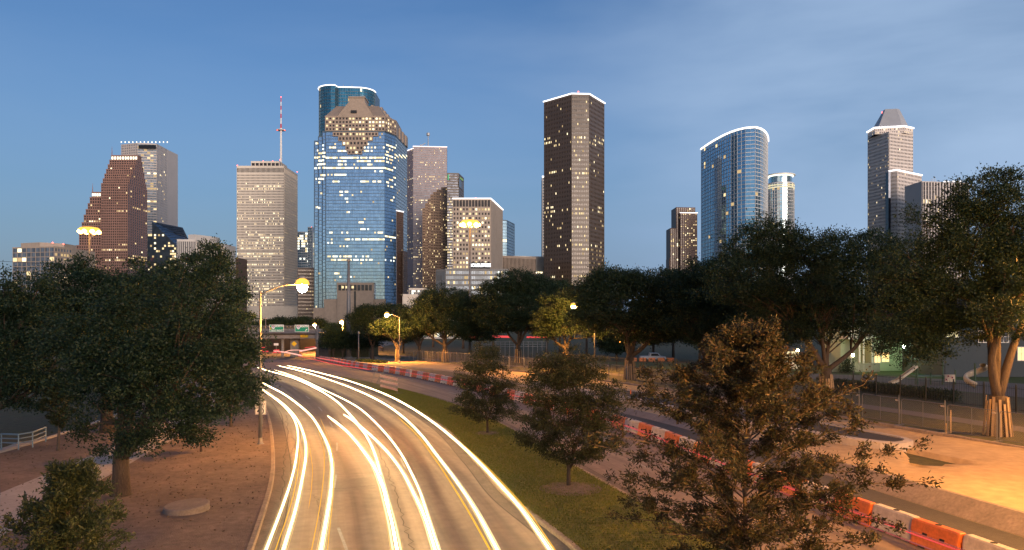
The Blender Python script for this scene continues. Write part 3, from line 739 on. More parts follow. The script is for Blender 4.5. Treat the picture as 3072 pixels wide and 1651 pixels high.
# ---- slim brown stepped tower
Y = 1000
T = Tower('small_stepped_tower', 'slim brown stepped tower with one lit ledge left of the curved glass tower', granite_brown, gl_brown, (Xat(2050, Y), Y, GB), maxwin=60)
T.wall = mat('warm_brown_granite', (0.20, 0.115, 0.085), 0.55, var=0.15, scale=0.05)
rg7 = random.Random(48); lf = lambda px, py, i, j, k: (rg7.choice((0, 1, 1, 2)) if rg7.random() < (.5 if abs(py - 721) < 5 or abs(py - 737) < 5 else .22 if px > 2050 else .05) else None)
T.block(XY((2029, Y), (2085, Y + 3)), Zat(624, Y), GB, [(9, 66, .5, .93, lf)], back=30)
T.block(XY((2011, Y - 1), (2028.6, Y)), Zat(687, Y), GB, [(3, 58, .5, .93, lf)], back=25)
T.block(XY((2008, Y - 2), (2010.8, Y - 1)), Zat(778, Y), GB, [None], back=20)
T.block(XY((2041, Y - 4), (2091, Y - 2)), Zat(642, Y), GB, [(8, 64, .5, .6, lf)], back=24, rim=True, rimw=.8)
T.finish(23)

# ---- curved glass tower
Y = 788
T = Tower('curved_glass_tower', 'broad curved blue glass tower with pale floor bands and a bright sloping-looking roof line', mull_pale, gl_blue, (Xat(2200, Y), Y, GB), maxwin=60)
T.glazing = glass('curved_blue_glass', (0.25, 0.45, 0.60), cell=(2.5, 2.5, 4.0), var=0.14, wob=0.006)
zt = Zat(384, 740)
pl = [(2104, 838), (2128, 812), (2155, 788), (2182, 768), (2210, 753), (2238, 744), (2262, 741), (2280, 747), (2293, 760), (2301, 780), (2303, 800)]
pl = [(Xat(a, b), b) for a, b in pl]
sm = [(v.x, v.y) for v in spline(V2(pl), 19)]
rg8 = random.Random(49); lf = lambda px, py, i, j, k: (rg8.choice((0, 1)) if rg8.random() < .018 else None)
T.block(sm, zt, GB, [(2, 50, .985, .85, lf, .4)] * (len(sm) - 1), closed=[(Xat(2280, 830), 830), (Xat(2180, 850), 850)], rim=True, rimw=1.3)
T.finish(24)
# ---- round glass tower
Y = 850
T = Tower('round_glass_tower', 'round silver glass tower with a flat ring over its top', mull_pale, gl_sky, (Xat(2347, Y), Y, GB), maxwin=40)
T.glazing = glass('round_silver_glass', (0.5, 0.64, 0.70), cell=(2.5, 2.5, 4.0), var=0.25, wob=0.01)
rad = Xat(2385, Y) - Xat(2347, Y)
cx, cy = Xat(2347, Y), Y + 6
ar = arc(cx, cy, rad, 180, 360, 16)
zt = Zat(548, Y - 8)
rg9 = random.Random(50); lf = lambda px, py, i, j, k: (rg9.choice((0, 1)) if rg9.random() < (.4 if py < 568 else .02) else None)
T.block(ar, zt, GB, [(1, 40, .9, .86, lf, .8)] * 16, closed=arc(cx, cy, rad, 10, 170, 10))
r = T.finish(25)
m = MB(); m.lathe([(rad - 1.5, zt + .95 - GB), (rad - 1.5, Zat(527, Y) - GB)], (cx, cy, GB), 32); m.build('lantern', gl_sky, r)
m = MB(); z1 = Zat(526, Y); m.lathe([(rad - 2, z1), (rad + 1.8, z1), (rad + 1.8, z1 + 1.0), (rad - 2, z1 + 1.0)], (cx, cy, 0), 40); m.build('ring', mat('ring_white', (0.7, 0.7, 0.65), 0.5), r)
m = MB(); m.lathe([(rad - .4, z1 - 1.2), (rad - .2, z1 - 1.2), (rad - .2, z1 - .2), (rad - .4, z1 - .2)], (cx, cy, 0), 40); m.build('ring_light', LEDG, r)
for zz in (555, 562):
    m = MB(); z2 = Zat(zz, Y - 8); m.lathe([(rad + .9, z2), (rad + 1.1, z2), (rad + 1.1, z2 + .9), (rad + .9, z2 + .9)], (cx, cy, 0), 40); m.build('band_light', emit('band_light', (1, .88, .55), .55), r)
beacon(T, [(2358, 520, Y)])

# ---- tower with the pyramid roof
Y = 780
T = Tower('pyramid_roof_tower', 'pale grey granite tower with a cut-off pyramid roof and a lit band under it', stone_grey, gl_dark, (Xat(2680, Y), Y, GB), maxwin=60)
T.wall = mat('warm_grey_granite', (0.60, 0.54, 0.50), 0.6, var=0.1, scale=0.05)
lf = scatter(.03, .02, 51)
zt = Zat(398, Y)
lp = XY((2604, 812), (2667, 780), (2738, 795))
T.block(lp, zt, GB, [(17, 56, .5, .5, scatter(.10, .03, 52)), (17, 56, .5, .5, lf)], closed=XY((2700, 840), (2625, 842)))
T.block(XY((2604, 811), (2625, 792), (2712, 786), (2738, 794)), Zat(378, Y), zt + .95, [(5, 2, .4, .5, scatter(.6, 0, 5)), (14, 2, .4, .5, scatter(.5, 0, 6)), (5, 2, .4, .5, scatter(.6, 0, 7))], closed=XY((2700, 838), (2625, 840)), rim=True, rimw=1.3)
T.rimmat = LED
T.block(XY((2668, 768), (2691, 762), (2764, 790)), Zat(515, 765), GB, [(6, 41, .5, .5, scatter(.04, .02, 53)), (17, 41, .5, .5, scatter(.06, .02, 54))], closed=XY((2735, 800), (2680, 795)), rim=True, rimw=1.2)
r = T.finish(26)
m = MB()
m.loft(XY((2613, 808), (2634, 795), (2708, 790), (2730, 797), (2698, 832), (2628, 836)), Zat(376, Y), XY((2650, 815), (2656, 810), (2690, 808), (2698, 810), (2692, 818), (2655, 820)), Zat(331, 814))
m.build('pyramid_roof', mat('roof_slate', (0.36, 0.37, 0.39), .5, var=.1, scale=.1), r)
m = MB(); m.wallbox(Vector((*XY((2618, 805))[0], 0)), (Vector((*XY((2667, 780))[0], 0)) - Vector((*XY((2604, 812))[0], 0))).normalized(), Vector((0, -1, 0)), 0, 2.0, 0.2, 1.2, Zat(535, 800), Zat(437, 800)); m.build('dark_slot', gl_black, r)
m = MB(); p = P(2668.5, 515, 767); m.box(p.x - 1.5, p.x + .6, 766, 772, GB, p.z); m.build('glass_seam', gl_black, r)
m = MB()
for k in range(9):
    px = 2640 + k * 9; m.box(Xat(px, 790), Xat(px + 4.5, 790), 788.2, 789.2, Zat(374.5, Y), Zat(371, Y))
m.build('dormer_slot', gl_black, r)
beacon(T, [(2656, 330, 814), (2691, 330, 814), (2646, 338, 814)])
# ---- striped block right
Y = 700
T = Tower('striped_tower', 'grey tower with black and white vertical stripes partly hidden by the tall oak at right', stone_grey, gl_black, (Xat(2830, Y), Y, GB), maxwin=60)
rgA = random.Random(55)
lf = lambda px, py, i, j, k: (rgA.choice((0, 1, 2)) if rgA.random() < (.4 if (abs(py - 607) < 5 or abs(py - 675) < 4) else .05) else None)
T.block(XY((2766, Y), (2905, Y + 8)), Zat(547, Y), GB, [(16, 34, .5, .96, lf, 1.0)], back=30)
for px0, px1 in ((2832, 2893),):
    T.rim.bar(P(px0, 545, Y - .5), P(px1, 544, Y + 4), .8, .8)
T.finish(27)
m = MB()
for px in (2795, 2800, 2806): m.tube([P(px, 546, Y + 8), P(px, 536, Y + 8)], .2, 5)
m.build('roof_antenna', metal_grey, T.root)

# ---- bright white low building behind the trees
Y = 330
T = Tower('white_hall', 'low white building with a brightly lit glass stairwell behind the trees', concrete_w, gl_grey, (Xat(1280, Y), Y, GB), cat='building', maxwin=40)
rgB = random.Random(56)
lf = lambda px, py, i, j, k: (rgB.choice((1, 3)) if rgB.random() < .5 else None)
T.block(XY((1210, Y), (1252, Y + 1)), Zat(889, Y), GB, [None], back=20)
T.block(XY((1252.3, Y + .4), (1420, Y + 3)), Zat(893, Y), GB, [(20, 5, .8, .55, lf)], back=20)
T.block(XY((1229, Y + 4), (1277, Y + 4)), Zat(870, Y), Zat(889, Y) + .95, [(8, 2, .9, .85, lambda px, py, i, j, k: (3 if rgB.random() < .25 else None))], back=12)
T.finish(28)
# ================================================================== GROUND AND ROADS
def strip(name, A, B, dz, mt, n=80, cols=1, label=None, kind='structure', hfun=None, cat=None):
    a = spline(A, n); b = spline(B, n); v = []; f = []; uv = []
    dl = [0.0]
    for i in range(1, n): dl.append(dl[-1] + ((a[i] + b[i]) / 2 - (a[i - 1] + b[i - 1]) / 2).length)
    for i in range(n):
        for j in range(cols + 1):
            p = a[i].lerp(b[i], j / cols); z = gz(p.y) + dz + (hfun(p.x, p.y) if hfun else 0)
            v.append((p.x, p.y, z)); uv.append(((a[i] - b[i]).length * j / cols, dl[i]))
    for i in range(n - 1):
        for j in range(cols):
            k = i * (cols + 1) + j; f.append((k, k + 1, k + cols + 2, k + cols + 1))
    me = bpy.data.meshes.new(name); me.from_pydata(v, [], f); me.materials.append(mt)
    ul = me.uv_layers.new(name='uv'); co = []
    for q in f:
        for k in q: co += uv[k]
    ul.data.foreach_set('uv', co)
    me.polygons.foreach_set('use_smooth', [True] * len(f))
    o = bpy.data.objects.new(name, me); COL.objects.link(o)
    return props(o, label, cat, None, kind)
def kerb(name, A, wd, ht, mt, n=90, side=1, dz=0.0, parent=None):
    """kerbstone with a rounded front along polyline A, extending wd to its `side`"""
    a = spline(A, n); b = offset(a, wd * side); q = offset(a, 0.04 * side); m = MB()
    for i in range(n - 1):
        z0, z1 = gz(a[i].y) + dz, gz(a[i + 1].y) + dz
        def v(p, z): return (p.x, p.y, z)
        m.quad(v(a[i], z0 - .05), v(a[i + 1], z1 - .05), v(a[i + 1], z1 + ht - .05), v(a[i], z0 + ht - .05))
        m.quad(v(a[i], z0 + ht - .05), v(a[i + 1], z1 + ht - .05), v(q[i + 1], z1 + ht), v(q[i], z0 + ht))
        m.quad(v(q[i], z0 + ht), v(q[i + 1], z1 + ht), v(b[i + 1], z1 + ht), v(b[i], z0 + ht))
        m.quad(v(b[i], z0 + ht), v(b[i + 1], z1 + ht), v(b[i + 1], z1 - .05), v(b[i], z0 - .05))
    o = m.build(name, mt, parent); o['kind'] = 'structure'; return o

LK = V2([(-3.0, 2), (-4.5, 8), (-6.2, 15), (-8.6, 25), (-11.3, 35.6), (-14.6, 46), (-18.4, 57), (-23, 69), (-32.3, 90.6), (-43, 110), (-54, 128), (-66, 146), (-86, 172)])
RK = V2([(7.4, 2), (6.0, 8), (4.4, 15), (2.0, 25), (-0.32, 32.4), (-2.1, 40.5), (-5.4, 53.8), (-12.0, 72.5), (-22.2, 95.9), (-23.2, 98.2)])
MR = V2([(13.2, 2), (11.6, 8), (9.8, 15), (8.4, 20), (5.66, 30.2), (3.48, 38.2), (-0.28, 52.5), (-4.04, 63.6), (-9.3, 75), (-16, 87), (-22.6, 98.0)])
def gxy(px, py): p = Gp(px, py); return (p.x, p.y)
BL = V2([(20.3, 2), (18.6, 8), (16.7, 15), (15.2, 20), (13.67, 25.6), (10.6, 38), (7.4, 51.6), (0.9, 68), (-7.08, 85.2), (-16, 102), gxy(1049, 1100), gxy(942, 1077), gxy(880, 1064), gxy(800, 1053), gxy(740, 1051)])
VK = V2([(44, 6), (39.5, 18), (36, 27), (32.5, 36), (29.6, 43.3), (24.6, 57.7), (18.4, 73.7), (8, 95), (-8.5, 121), gxy(1137, 1074), gxy(1000, 1060), gxy(950, 1056)])

asphalt = mat('worn_asphalt', (0.255, 0.198, 0.158), 0.75, var=0.22, scale=0.25, bump=0.35, bscale=60, spec=0.35)
# worn wheel paths: the asphalt is paler and smoother where tyres run (uv: metres across, metres along)
def wheelpaths(m):
    t = m.node_tree; b = t.nodes['Principled BSDF']; src = b.inputs['Base Color'].links[0].from_socket
    u = t.nodes.new('ShaderNodeTexCoord'); mpn = t.nodes.new('ShaderNodeMapping'); mpn.inputs['Scale'].default_value = (2.2, 0.03, 1)
    t.links.new(u.outputs['UV'], mpn.inputs[0]); n = t.nodes.new('ShaderNodeTexNoise'); n.inputs['Scale'].default_value = 1.0; n.inputs['Detail'].default_value = 3
    t.links.new(mpn.outputs[0], n.inputs['Vector']); r = t.nodes.new('ShaderNodeMapRange'); r.inputs[1].default_value = .3; r.inputs[2].default_value = .7; r.inputs[3].default_value = .78; r.inputs[4].default_value = 1.22
    t.links.new(n.outputs['Fac'], r.inputs[0]); s = t.nodes.new('ShaderNodeVectorMath'); s.operation = 'SCALE'
    t.links.new(src, s.inputs[0]); t.links.new(r.outputs[0], s.inputs['Scale']); t.links.new(s.outputs[0], b.inputs['Base Color'])
wheelpaths(asphalt)
asphalt_new = mat('dark_asphalt', (0.060, 0.058, 0.060), 0.8, var=0.25, scale=0.4, bump=0.3, bscale=50)
conc = mat('kerb_concrete', (0.36, 0.28, 0.21), 0.85, var=0.4, scale=1.1, bump=0.3, bscale=20)
conc_pale = mat('new_concrete', (0.46, 0.41, 0.37), 0.85, var=0.15, scale=0.8, bump=0.2, bscale=20)
conc_path = mat('path_concrete', (0.36, 0.33, 0.31), 0.9, var=0.15, scale=0.5, bump=0.2, bscale=30)
path_dark = mat('dull_path', (0.13, 0.115, 0.11), 0.9, var=0.2, scale=0.5)
soil = mat('decomposed_granite', (0.21, 0.152, 0.122), 0.95, var=0.45, scale=0.45, bump=0.8, bscale=22, col2=(0.125, 0.092, 0.074))
sandm = mat('sand', (0.44, 0.32, 0.19), 0.95, var=0.3, scale=0.22, bump=0.8, bscale=9, col2=(0.33, 0.235, 0.145))
turf = mat('turf', (0.135, 0.155, 0.028), 0.95, var=0.5, scale=0.7, bump=0.9, bscale=30, col2=(0.165, 0.14, 0.035))
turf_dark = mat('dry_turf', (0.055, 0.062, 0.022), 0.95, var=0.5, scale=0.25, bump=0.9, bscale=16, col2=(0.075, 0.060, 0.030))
lawn = mat('lawn', (0.055, 0.10, 0.022), 0.95, var=0.4, scale=0.4, bump=0.8, bscale=20)
paint_white = mat('road_paint', (0.42, 0.41, 0.38), 0.7, var=0.5, scale=3.0)

# ground sheet out to the horizon
m = MB(); ys = [-80, 0, 60, 105] + [105 + 4 * k for k in range(1, 21)] + [220, 300, 500, 1000, 2500, 9000]; xs = [-7000, -400, -120, -60, -25, 0, 25, 60, 120, 400, 7000]
for i in range(len(ys) - 1):
    for j in range(len(xs) - 1):
        m.quad((xs[j], ys[i], gz(ys[i]) - .03), (xs[j + 1], ys[i], gz(ys[i]) - .03), (xs[j + 1], ys[i + 1], gz(ys[i + 1]) - .03), (xs[j], ys[i + 1], gz(ys[i + 1]) - .03))
props(m.build('ground', turf_dark), 'dark grassy ground reaching to the foot of the city', None, None, 'structure')

# road: both carriageways are one sheet, the median lies on it
bo = []
for p in spline(BL, 40):
    wd = 4.5 + 4.3 * max(0, 1 - abs(p.y - 98) / 34.0); bo.append((p, wd))
BLs = spline(BL, 40); BR = [o for o in BLs]
for i, (p, wd) in enumerate(bo):
    t = (BLs[min(i + 1, 39)] - BLs[max(i - 1, 0)]).normalized(); BR[i] = p + Vector((t.y, -t.x, 0)) * wd
road = strip('road', LK, BR, 0.0, asphalt, n=120, cols=24, label='curving asphalt road with two carriageways')
# beyond the tip of the median: carry the road on under the overpass
m = MB()
for y0, y1 in ((168, 185), (185, 230), (230, 320)):
    m.quad((-110, y0, gz(y0) + .012), (-42, y0, gz(y0) + .012), (-42, y1, gz(y1) + .012), (-110, y1, gz(y1) + .012))
props(m.build('underpass_road', asphalt), None, None, None, 'structure')
# median
tipn = spline(MR, 120)
strip('median_grass', offset(spline(RK, 60), .18), offset(spline(MR, 60), -.18), 0.135, turf, n=90, cols=6, label='narrow grass median between the carriageways')
kerb('median_kerb', RK, .2, .15, conc, n=120, side=1)
kerb('median_kerb', MR, .2, .15, conc, n=120, side=-1)
gutterm = mat('gutter_concrete', (0.19, 0.15, 0.125), 0.9, var=0.4, scale=1.2, bump=0.4, bscale=18)
# left kerb and gutter
kerb('roadside_kerb', LK, .2, .15, conc, n=120, side=-1)
strip('gutter', LK, offset(spline(LK, 60), .75), .006, gutterm, n=120)
g2 = offset(spline(RK, 60), -.55)
strip('gutter', g2, RK, .006, gutterm, n=120)
strip('gutter', MR, offset(spline(MR, 60), .5), .006, gutterm, n=120)
# reddish soil with the walkway
WL = V2([(-26, 4), (-27.3, 20), (-28.5, 38), (-29.6, 52), (-33, 68), (-42, 88), (-55, 108), (-70, 126)])
def bumpy(s, sc_):
    ph = [random.Random(k + 5).uniform(0, 6) for k in range(6)]
    return lambda x, y: s * (math.sin(x * sc_ + ph[0]) * math.sin(y * sc_ * .8 + ph[1]) + .5 * math.sin(x * sc_ * 2.3 + ph[2]) * math.sin(y * sc_ * 2.1 + ph[3]) + .25 * math.sin(x * sc_ * 5 + ph[4]) * math.sin(y * sc_ * 4.4 + ph[5]))
strip('gravel_bed', WL, offset(spline(LK, 60), -.19), .115, soil, n=140, cols=30, label='reddish decomposed granite bed beside the road', hfun=bumpy(.018, .7))
strip('walkway', V2([(-18.5, 4), (-20.5, 20), (-22.2, 32.6), (-23.4, 43), (-26, 58), (-31, 74), (-40, 92)]), V2([(-14.0, 4), (-16.7, 20), (-18.9, 33), (-20.2, 41), (-23, 56.5), (-28.3, 72), (-37.6, 90)]), .152, conc_path, n=60, cols=2, label='pale concrete walkway')
kerb('bed_edging', WL, .28, .22, conc_pale, n=80, side=-1)
# dashes
def dashes(A, first, step, ln, wd, name):
    n = 900; a = spline(A, n); d = [0]
    for i in range(1, n): d.append(d[-1] + (a[i] - a[i - 1]).length)
    m = MB(); s = first
    while s < d[-1] - ln:
        seg = [a[i] for i in range(n) if s <= d[i] <= s + ln]
        if len(seg) > 1:
            l, r_ = offset(seg, -wd / 2), offset(seg, wd / 2)
            for i in range(len(seg) - 1):
                m.quad(*[(p.x, p.y, gz(p.y) + .012) for p in (l[i], r_[i], r_[i + 1], l[i + 1])])
        s += step
    props(m.build(name, paint_white), None, None, None, 'structure')
RKs = spline(RK, 80)
dashes(offset(RKs, -3.75), 9.5, 9.6, 3.0, .11, 'lane_marking')
dashes(offset(RKs, -7.2), 6.0, 9.6, 3.0, .11, 'lane_marking')
dashes(offset(spline(MR, 80), 3.5), 8.0, 9.6, 3.0, .10, 'lane_marking')
# cracks and joints in the old asphalt
crackm = mat('tar_crack', (0.06, 0.048, 0.04), 0.9)
crg2 = random.Random(3)
def crack(pts, wd=.035, jit=.06, n=60):
    a = spline([Gp(700 + x / 2.303, 1050 + y / 2.303) for x, y in pts], n); m = MB()
    off = [crg2.gauss(0, jit) for _ in a]
    a = [p + Vector((off[i], off[-i] * .5, 0)) for i, p in enumerate(a)]
    l, r_ = offset(a, -wd / 2), offset(a, wd / 2)
    for i in range(n - 1):
        m.quad(*[(p.x, p.y, gz(p.y) + .009) for p in (l[i], r_[i], r_[i + 1], l[i + 1])])
    o = m.build('road_crack', crackm, None); o['kind'] = 'structure'
crack([(960, 610), (1030, 740), (1090, 880), (1140, 1050), (1190, 1200), (1245, 1400)], .03)
crack([(345, 985), (560, 965), (800, 955), (990, 935)], .03, .03)
crack([(700, 860), (850, 856), (990, 850)], .03, .03)
crack([(365, 450), (378, 560), (360, 700), (350, 800), (340, 1000), (310, 1120)], .035, .05)
crack([(400, 600), (430, 640), (400, 720), (405, 860)], .025, .05)
crack([(290, 400), (330, 440), (345, 520)], .05, .02)
crack([(1200, 740), (1260, 880), (1320, 1060), (1330, 1200)], .02, .02)
crack([(300, 385), (370, 400)], .06, .02, 20)
crack([(560, 1005), (600, 1100), (610, 1300)], .02, .05)

for A_, o_ in ((LK, .78), (RK, -.58), (MR, .53)):
    a = offset(spline(A_, 300), o_); m = MB(); l, r_ = offset(a, -.022), offset(a, .022)
    for i in range(299): m.quad(*[(p.x, p.y, gz(p.y) + .010) for p in (l[i], r_[i], r_[i + 1], l[i + 1])])
    q = m.build('gutter_seam', crackm); q['kind'] = 'structure'
patchm = mat('patched_asphalt', (0.225, 0.178, 0.145), .85, var=.2, scale=1.0, bump=.3, bscale=50)
for pts in (((1170, 560), (1290, 560), (1400, 720), (1270, 730)), ((700, 900), (960, 880), (990, 960), (700, 985)), ((520, 420), (600, 420), (640, 480), (560, 490))):
    m = MB(); g4 = [Gp(700 + x / 2.303, 1050 + y / 2.303) for x, y in pts]; m.quad(*[(p.x, p.y, .0085) for p in reversed(g4)]); q = m.build('road_patch', patchm); q['kind'] = 'structure'
# ------------------------------------------------------------------ construction zone right of the barriers
def pit(x, y):
    # dug-out wedge at the nose of the island
    a = Vector((22.5, 43.2)); b = Vector((23.9, 39.0)); c = Vector((19.9, 37.4)); p = Vector((x, y))
    def s(o, q): return (q.x - o.x) * (p.y - o.y) - (q.y - o.y) * (p.x - o.x)
    s1, s2, s3 = s(a, b), s(b, c), s(c, a)
    return -0.55 if (s1 < 0 and s2 < 0 and s3 < 0) else 0.0
bs = bumpy(.045, .55)
def sandh(x, y):
    far = min(1, max(0, (y - 60) / 25.0))
    return bs(x, y) * (1 - .6 * far) + pit(x, y) + 0.34 * max(0, min(1, (50 - y) / 16.0))
SL = offset(BR, .7)
strip('sand', SL, VK, .05, sandm, n=330, cols=90, label='bare sand of the roadworks', hfun=sandh)
strip('fresh_pavement', offset(BLs, .75), offset(BR, -.05), .006, asphalt_new, n=120, cols=4)
# sloping concrete edge between pavement and sand
m = MB(); a = spline(BR, 120); b = offset(a, .75)
for i in range(119):
    def hh(p): return .30 + 0.34 * max(0, min(1, (50 - p.y) / 16.0)) if p.y < 60 else max(.12, .30 - (p.y - 60) * .01)
    zs_ = [gz(a[i].y) + .01, gz(a[i + 1].y) + .01]
    m.quad((a[i].x, a[i].y, zs_[0]), (b[i].x, b[i].y, gz(b[i].y) + hh(b[i])), (b[i + 1].x, b[i + 1].y, gz(b[i + 1].y) + hh(b[i + 1])), (a[i + 1].x, a[i + 1].y, zs_[1]))
b2 = offset(a, .95)
for i in range(119):
    m.quad((b[i].x, b[i].y, gz(b[i].y) + hh(b[i])), (b2[i].x, b2[i].y, gz(b2[i].y) + hh(b[i])), (b2[i + 1].x, b2[i + 1].y, gz(b2[i + 1].y) + hh(b[i + 1])), (b[i + 1].x, b[i + 1].y, gz(b[i + 1].y) + hh(b[i + 1])))
props(m.build('concrete_edge', mat('stained_concrete', (0.24, 0.205, 0.195), .9, var=.35, scale=.9, bump=.3)), 'sloping concrete edge between pavement and sand', None, None, 'structure')
# traffic island: pale kerb round a dark top
IL = [(2, 84), (6.6, 75), (10.7, 66), (14.8, 54.5), (19.2, 46), (21.0, 43.3), (22.0, 42.7)]
IR = [(22.0, 42.7), (23.2, 43.4), (23.6, 45), (22.4, 48.5), (18.8, 57.5), (14.6, 68), (9.6, 78), (4.5, 87)]
li, ri = spline(V2(IL), 50), spline(V2(IR), 50)
loop = li + ri[1:]
m = MB(); n = len(loop); c = sum(loop, Vector()) / n
inn = []
for i, p in enumerate(loop):
    t = (loop[min(i + 1, n - 1)] - loop[max(i - 1, 0)]).normalized(); inn.append(p + Vector((-t.y, t.x, 0)) * .45)
m0 = MB()
for i in range(n - 1):
    p, q, r1, r2 = loop[i], loop[i + 1], inn[i + 1], inn[i]
    m0.quad((p.x, p.y, -.5), (q.x, q.y, -.5), (q.x, q.y, .56), (p.x, p.y, .56)); m0.quad((p.x, p.y, .56), (q.x, q.y, .56), (r1.x, r1.y, .60), (r2.x, r2.y, .60))
    m0.quad((r2.x, r2.y, .60), (r1.x, r1.y, .60), (r1.x, r1.y, .50), (r2.x, r2.y, .50))
props(m0.build('island_kerb', conc_pale), None, None, None, 'structure')
m.v = [(p.x, p.y, .51) for p in inn]
h_ = n // 2
for i in range(h_ - 1): m.f.append((i, i + 1, n - 2 - i, n - 1 - i)); m.m.append(0)
props(m.build('island_pavement', asphalt_new), 'dark asphalt top of the kerbed traffic island', None, None, 'structure')
kerb('verge_kerb', VK, .25, .2, conc, n=100, side=1, dz=.05)
strip('sidewalk', offset(spline(VK, 50), 7.0), offset(spline(VK, 50), 9.4), .0, path_dark, n=80, label='sidewalk behind the temporary fence')
m = MB()
for (px, py, r_) in ((1064, 1049, 2.6), (1048, 1053, 1.6), (1116, 1051, 3.0), (1096, 1053, 1.8)):
    p = Gp(px, py)
    for a in range(3):
        m.lathe([(r_ * (1 - .2 * a), 0), (r_ * .75, r_ * .28), (r_ * .35, r_ * .48), (0, r_ * .55)], (p.x + a * .6, p.y + a * .5, p.z - .05), 14)
props(m.build('spoil_heap', soil), 'heaps of dug-out earth at the far end of the sand', None, None, 'structure')
m = MB(); rgk = random.Random(8)
for k in range(26):
    p = Gp(1060 + rgk.uniform(-50, 70), 1086 + rgk.uniform(-6, 4)); r_ = rgk.uniform(.12, .4)
    m.lathe([(r_, -.05), (r_ * .8, r_ * .5), (0, r_ * .8)], p, 7)
props(m.build('rubble', soil), 'broken rubble at the pavement edge behind the barriers', None, None, 'stuff')

# ================================================================== WATER FILLED BARRIERS
plast_o = mat('orange_plastic', (0.70, 0.17, 0.03), 0.5, var=0.35, scale=1.1, bump=.08, col2=(0.48, 0.14, 0.045))
plast_w = mat('white_plastic', (0.62, 0.58, 0.52), 0.55, var=0.3, scale=1.1, bump=.08, col2=(0.42, 0.37, 0.31))
dark_hole = mat('dark_cavity', (0.02, 0.018, 0.016), 0.9)
BLEN = 2.0
def barrier_proto(mt, label):
    r_ = thing('water_barrier', label, 'barrier', (0, 0, -50), 0, 'orange and white barriers lining the roadworks')
    prof = [(-.30, .0), (-.31, .10), (-.27, .22), (-.19, .55), (-.155, .80), (-.12, .86), (.12, .86), (.155, .80), (.19, .55), (.27, .22), (.31, .10), (.30, .0)]
    m = MB(); n = 12; xsn = [-1.0, -.97, -.9, -.5, 0, .5, .9, .97, 1.0]
    for k, x in enumerate(xsn):
        s = 0.90 if abs(x) > .98 else 0.97 if abs(x) > .96 else 1.0
        for y, z in prof:
            bul = 0.055 * math.sin(z / .86 * math.pi * 2.0)      # curved interlocking ends
            m.v.append((x * BLEN / 2 * .985 + bul * (1 if abs(x) > .85 else 0), y * s, z if z < .01 else z * (1 - (1 - s) * .35)))
    for k in range(len(xsn) - 1):
        for j in range(n - 1):
            a = k * n + j; m.f.append((a, a + n, a + n + 1, a + 1)); m.m.append(0)
    m.f.append(tuple(range(n))); m.m.append(0); m.f.append(tuple((len(xsn) - 1) * n + j for j in range(n - 1, -1, -1))); m.m.append(0)
    b = m.build('body', mt, r_, smooth=False, origin=(0, 0, 0))
    m = MB(); m.lathe([(.11, .862), (.11, .872), (.06, .874)], (0, 0, 0), 6); m.build('fill_cap', dark_hole, r_, origin=(0, 0, 0))
    for sx in (-.36, .36):
        m = MB(); m.box(sx - .09, sx + .09, -.234, -.18, .40, .50)
        m.f = m.f[:]; q = m.build('pocket', dark_hole, r_, origin=(0, 0, 0))
    for sx in (-.42, .42):
        m = MB(); m.box(sx - .14, sx + .14, -.318, -.25, -.0, .07); m.build('fork_slot', dark_hole, r_, origin=(0, 0, 0))
    return r_
pro_o = barrier_proto(plast_o, ''); pro_w = barrier_proto(plast_w, '')
ORD = 'nearest second third fourth fifth sixth seventh eighth ninth tenth eleventh twelfth thirteenth fourteenth fifteenth sixteenth seventeenth eighteenth nineteenth twentieth'.split()
def ordw(k):
    tens = ['', '', 'twenty', 'thirty', 'forty', 'fifty', 'sixty', 'seventy', 'eighty']
    if k < 20: return ORD[k]
    ones = ['', 'first', 'second', 'third', 'fourth', 'fifth', 'sixth', 'seventh', 'eighth', 'ninth']
    q = k + 1
    if q % 10 == 0: return ['', '', 'twentieth', 'thirtieth', 'fortieth', 'fiftieth', 'sixtieth', 'seventieth', 'eightieth'][q // 10]
    return tens[q // 10] + '-' + ones[q % 10]
fine = spline(offset(spline(BL, 80), .35), 4000); d = 0.0; nxt = 0.0; kk = 0
start = None; acc = []
for i in range(1, len(fine)):
    d += (fine[i] - fine[i - 1]).length; acc.append(d)
s0 = next(acc[i] for i in range(len(acc)) if fine[i + 1].y > 22.15)
s = s0 + .8; k = 0; rb = random.Random(6)
while s < acc[-1] - 3 and k < 76:
    i = min(range(len(acc)), key=lambda q: abs(acc[q] - s)); p = fine[i + 1]
    if p.y > 168: break
    j = min(len(fine) - 1, i + 12); t = (fine[j] - fine[max(0, i - 12)]).normalized()
    pro, cn = (pro_w, 'white') if k % 2 == 0 else (pro_o, 'orange')
    lab = '%s plastic water-filled barrier, %s from the near end of the roadside row' % (cn, ordw(k) if k else 'first')
    b = dup(pro, (p.x + rb.gauss(0, .035), p.y, gz(p.y) + .012), math.atan2(t.y, t.x) + math.pi + rb.gauss(0, .026), lab)
    s += BLEN + .01; k += 1
for q in (pro_o, pro_w):
    for c_ in list(q.children): bpy.data.objects.remove(c_)
    bpy.data.objects.remove(q)

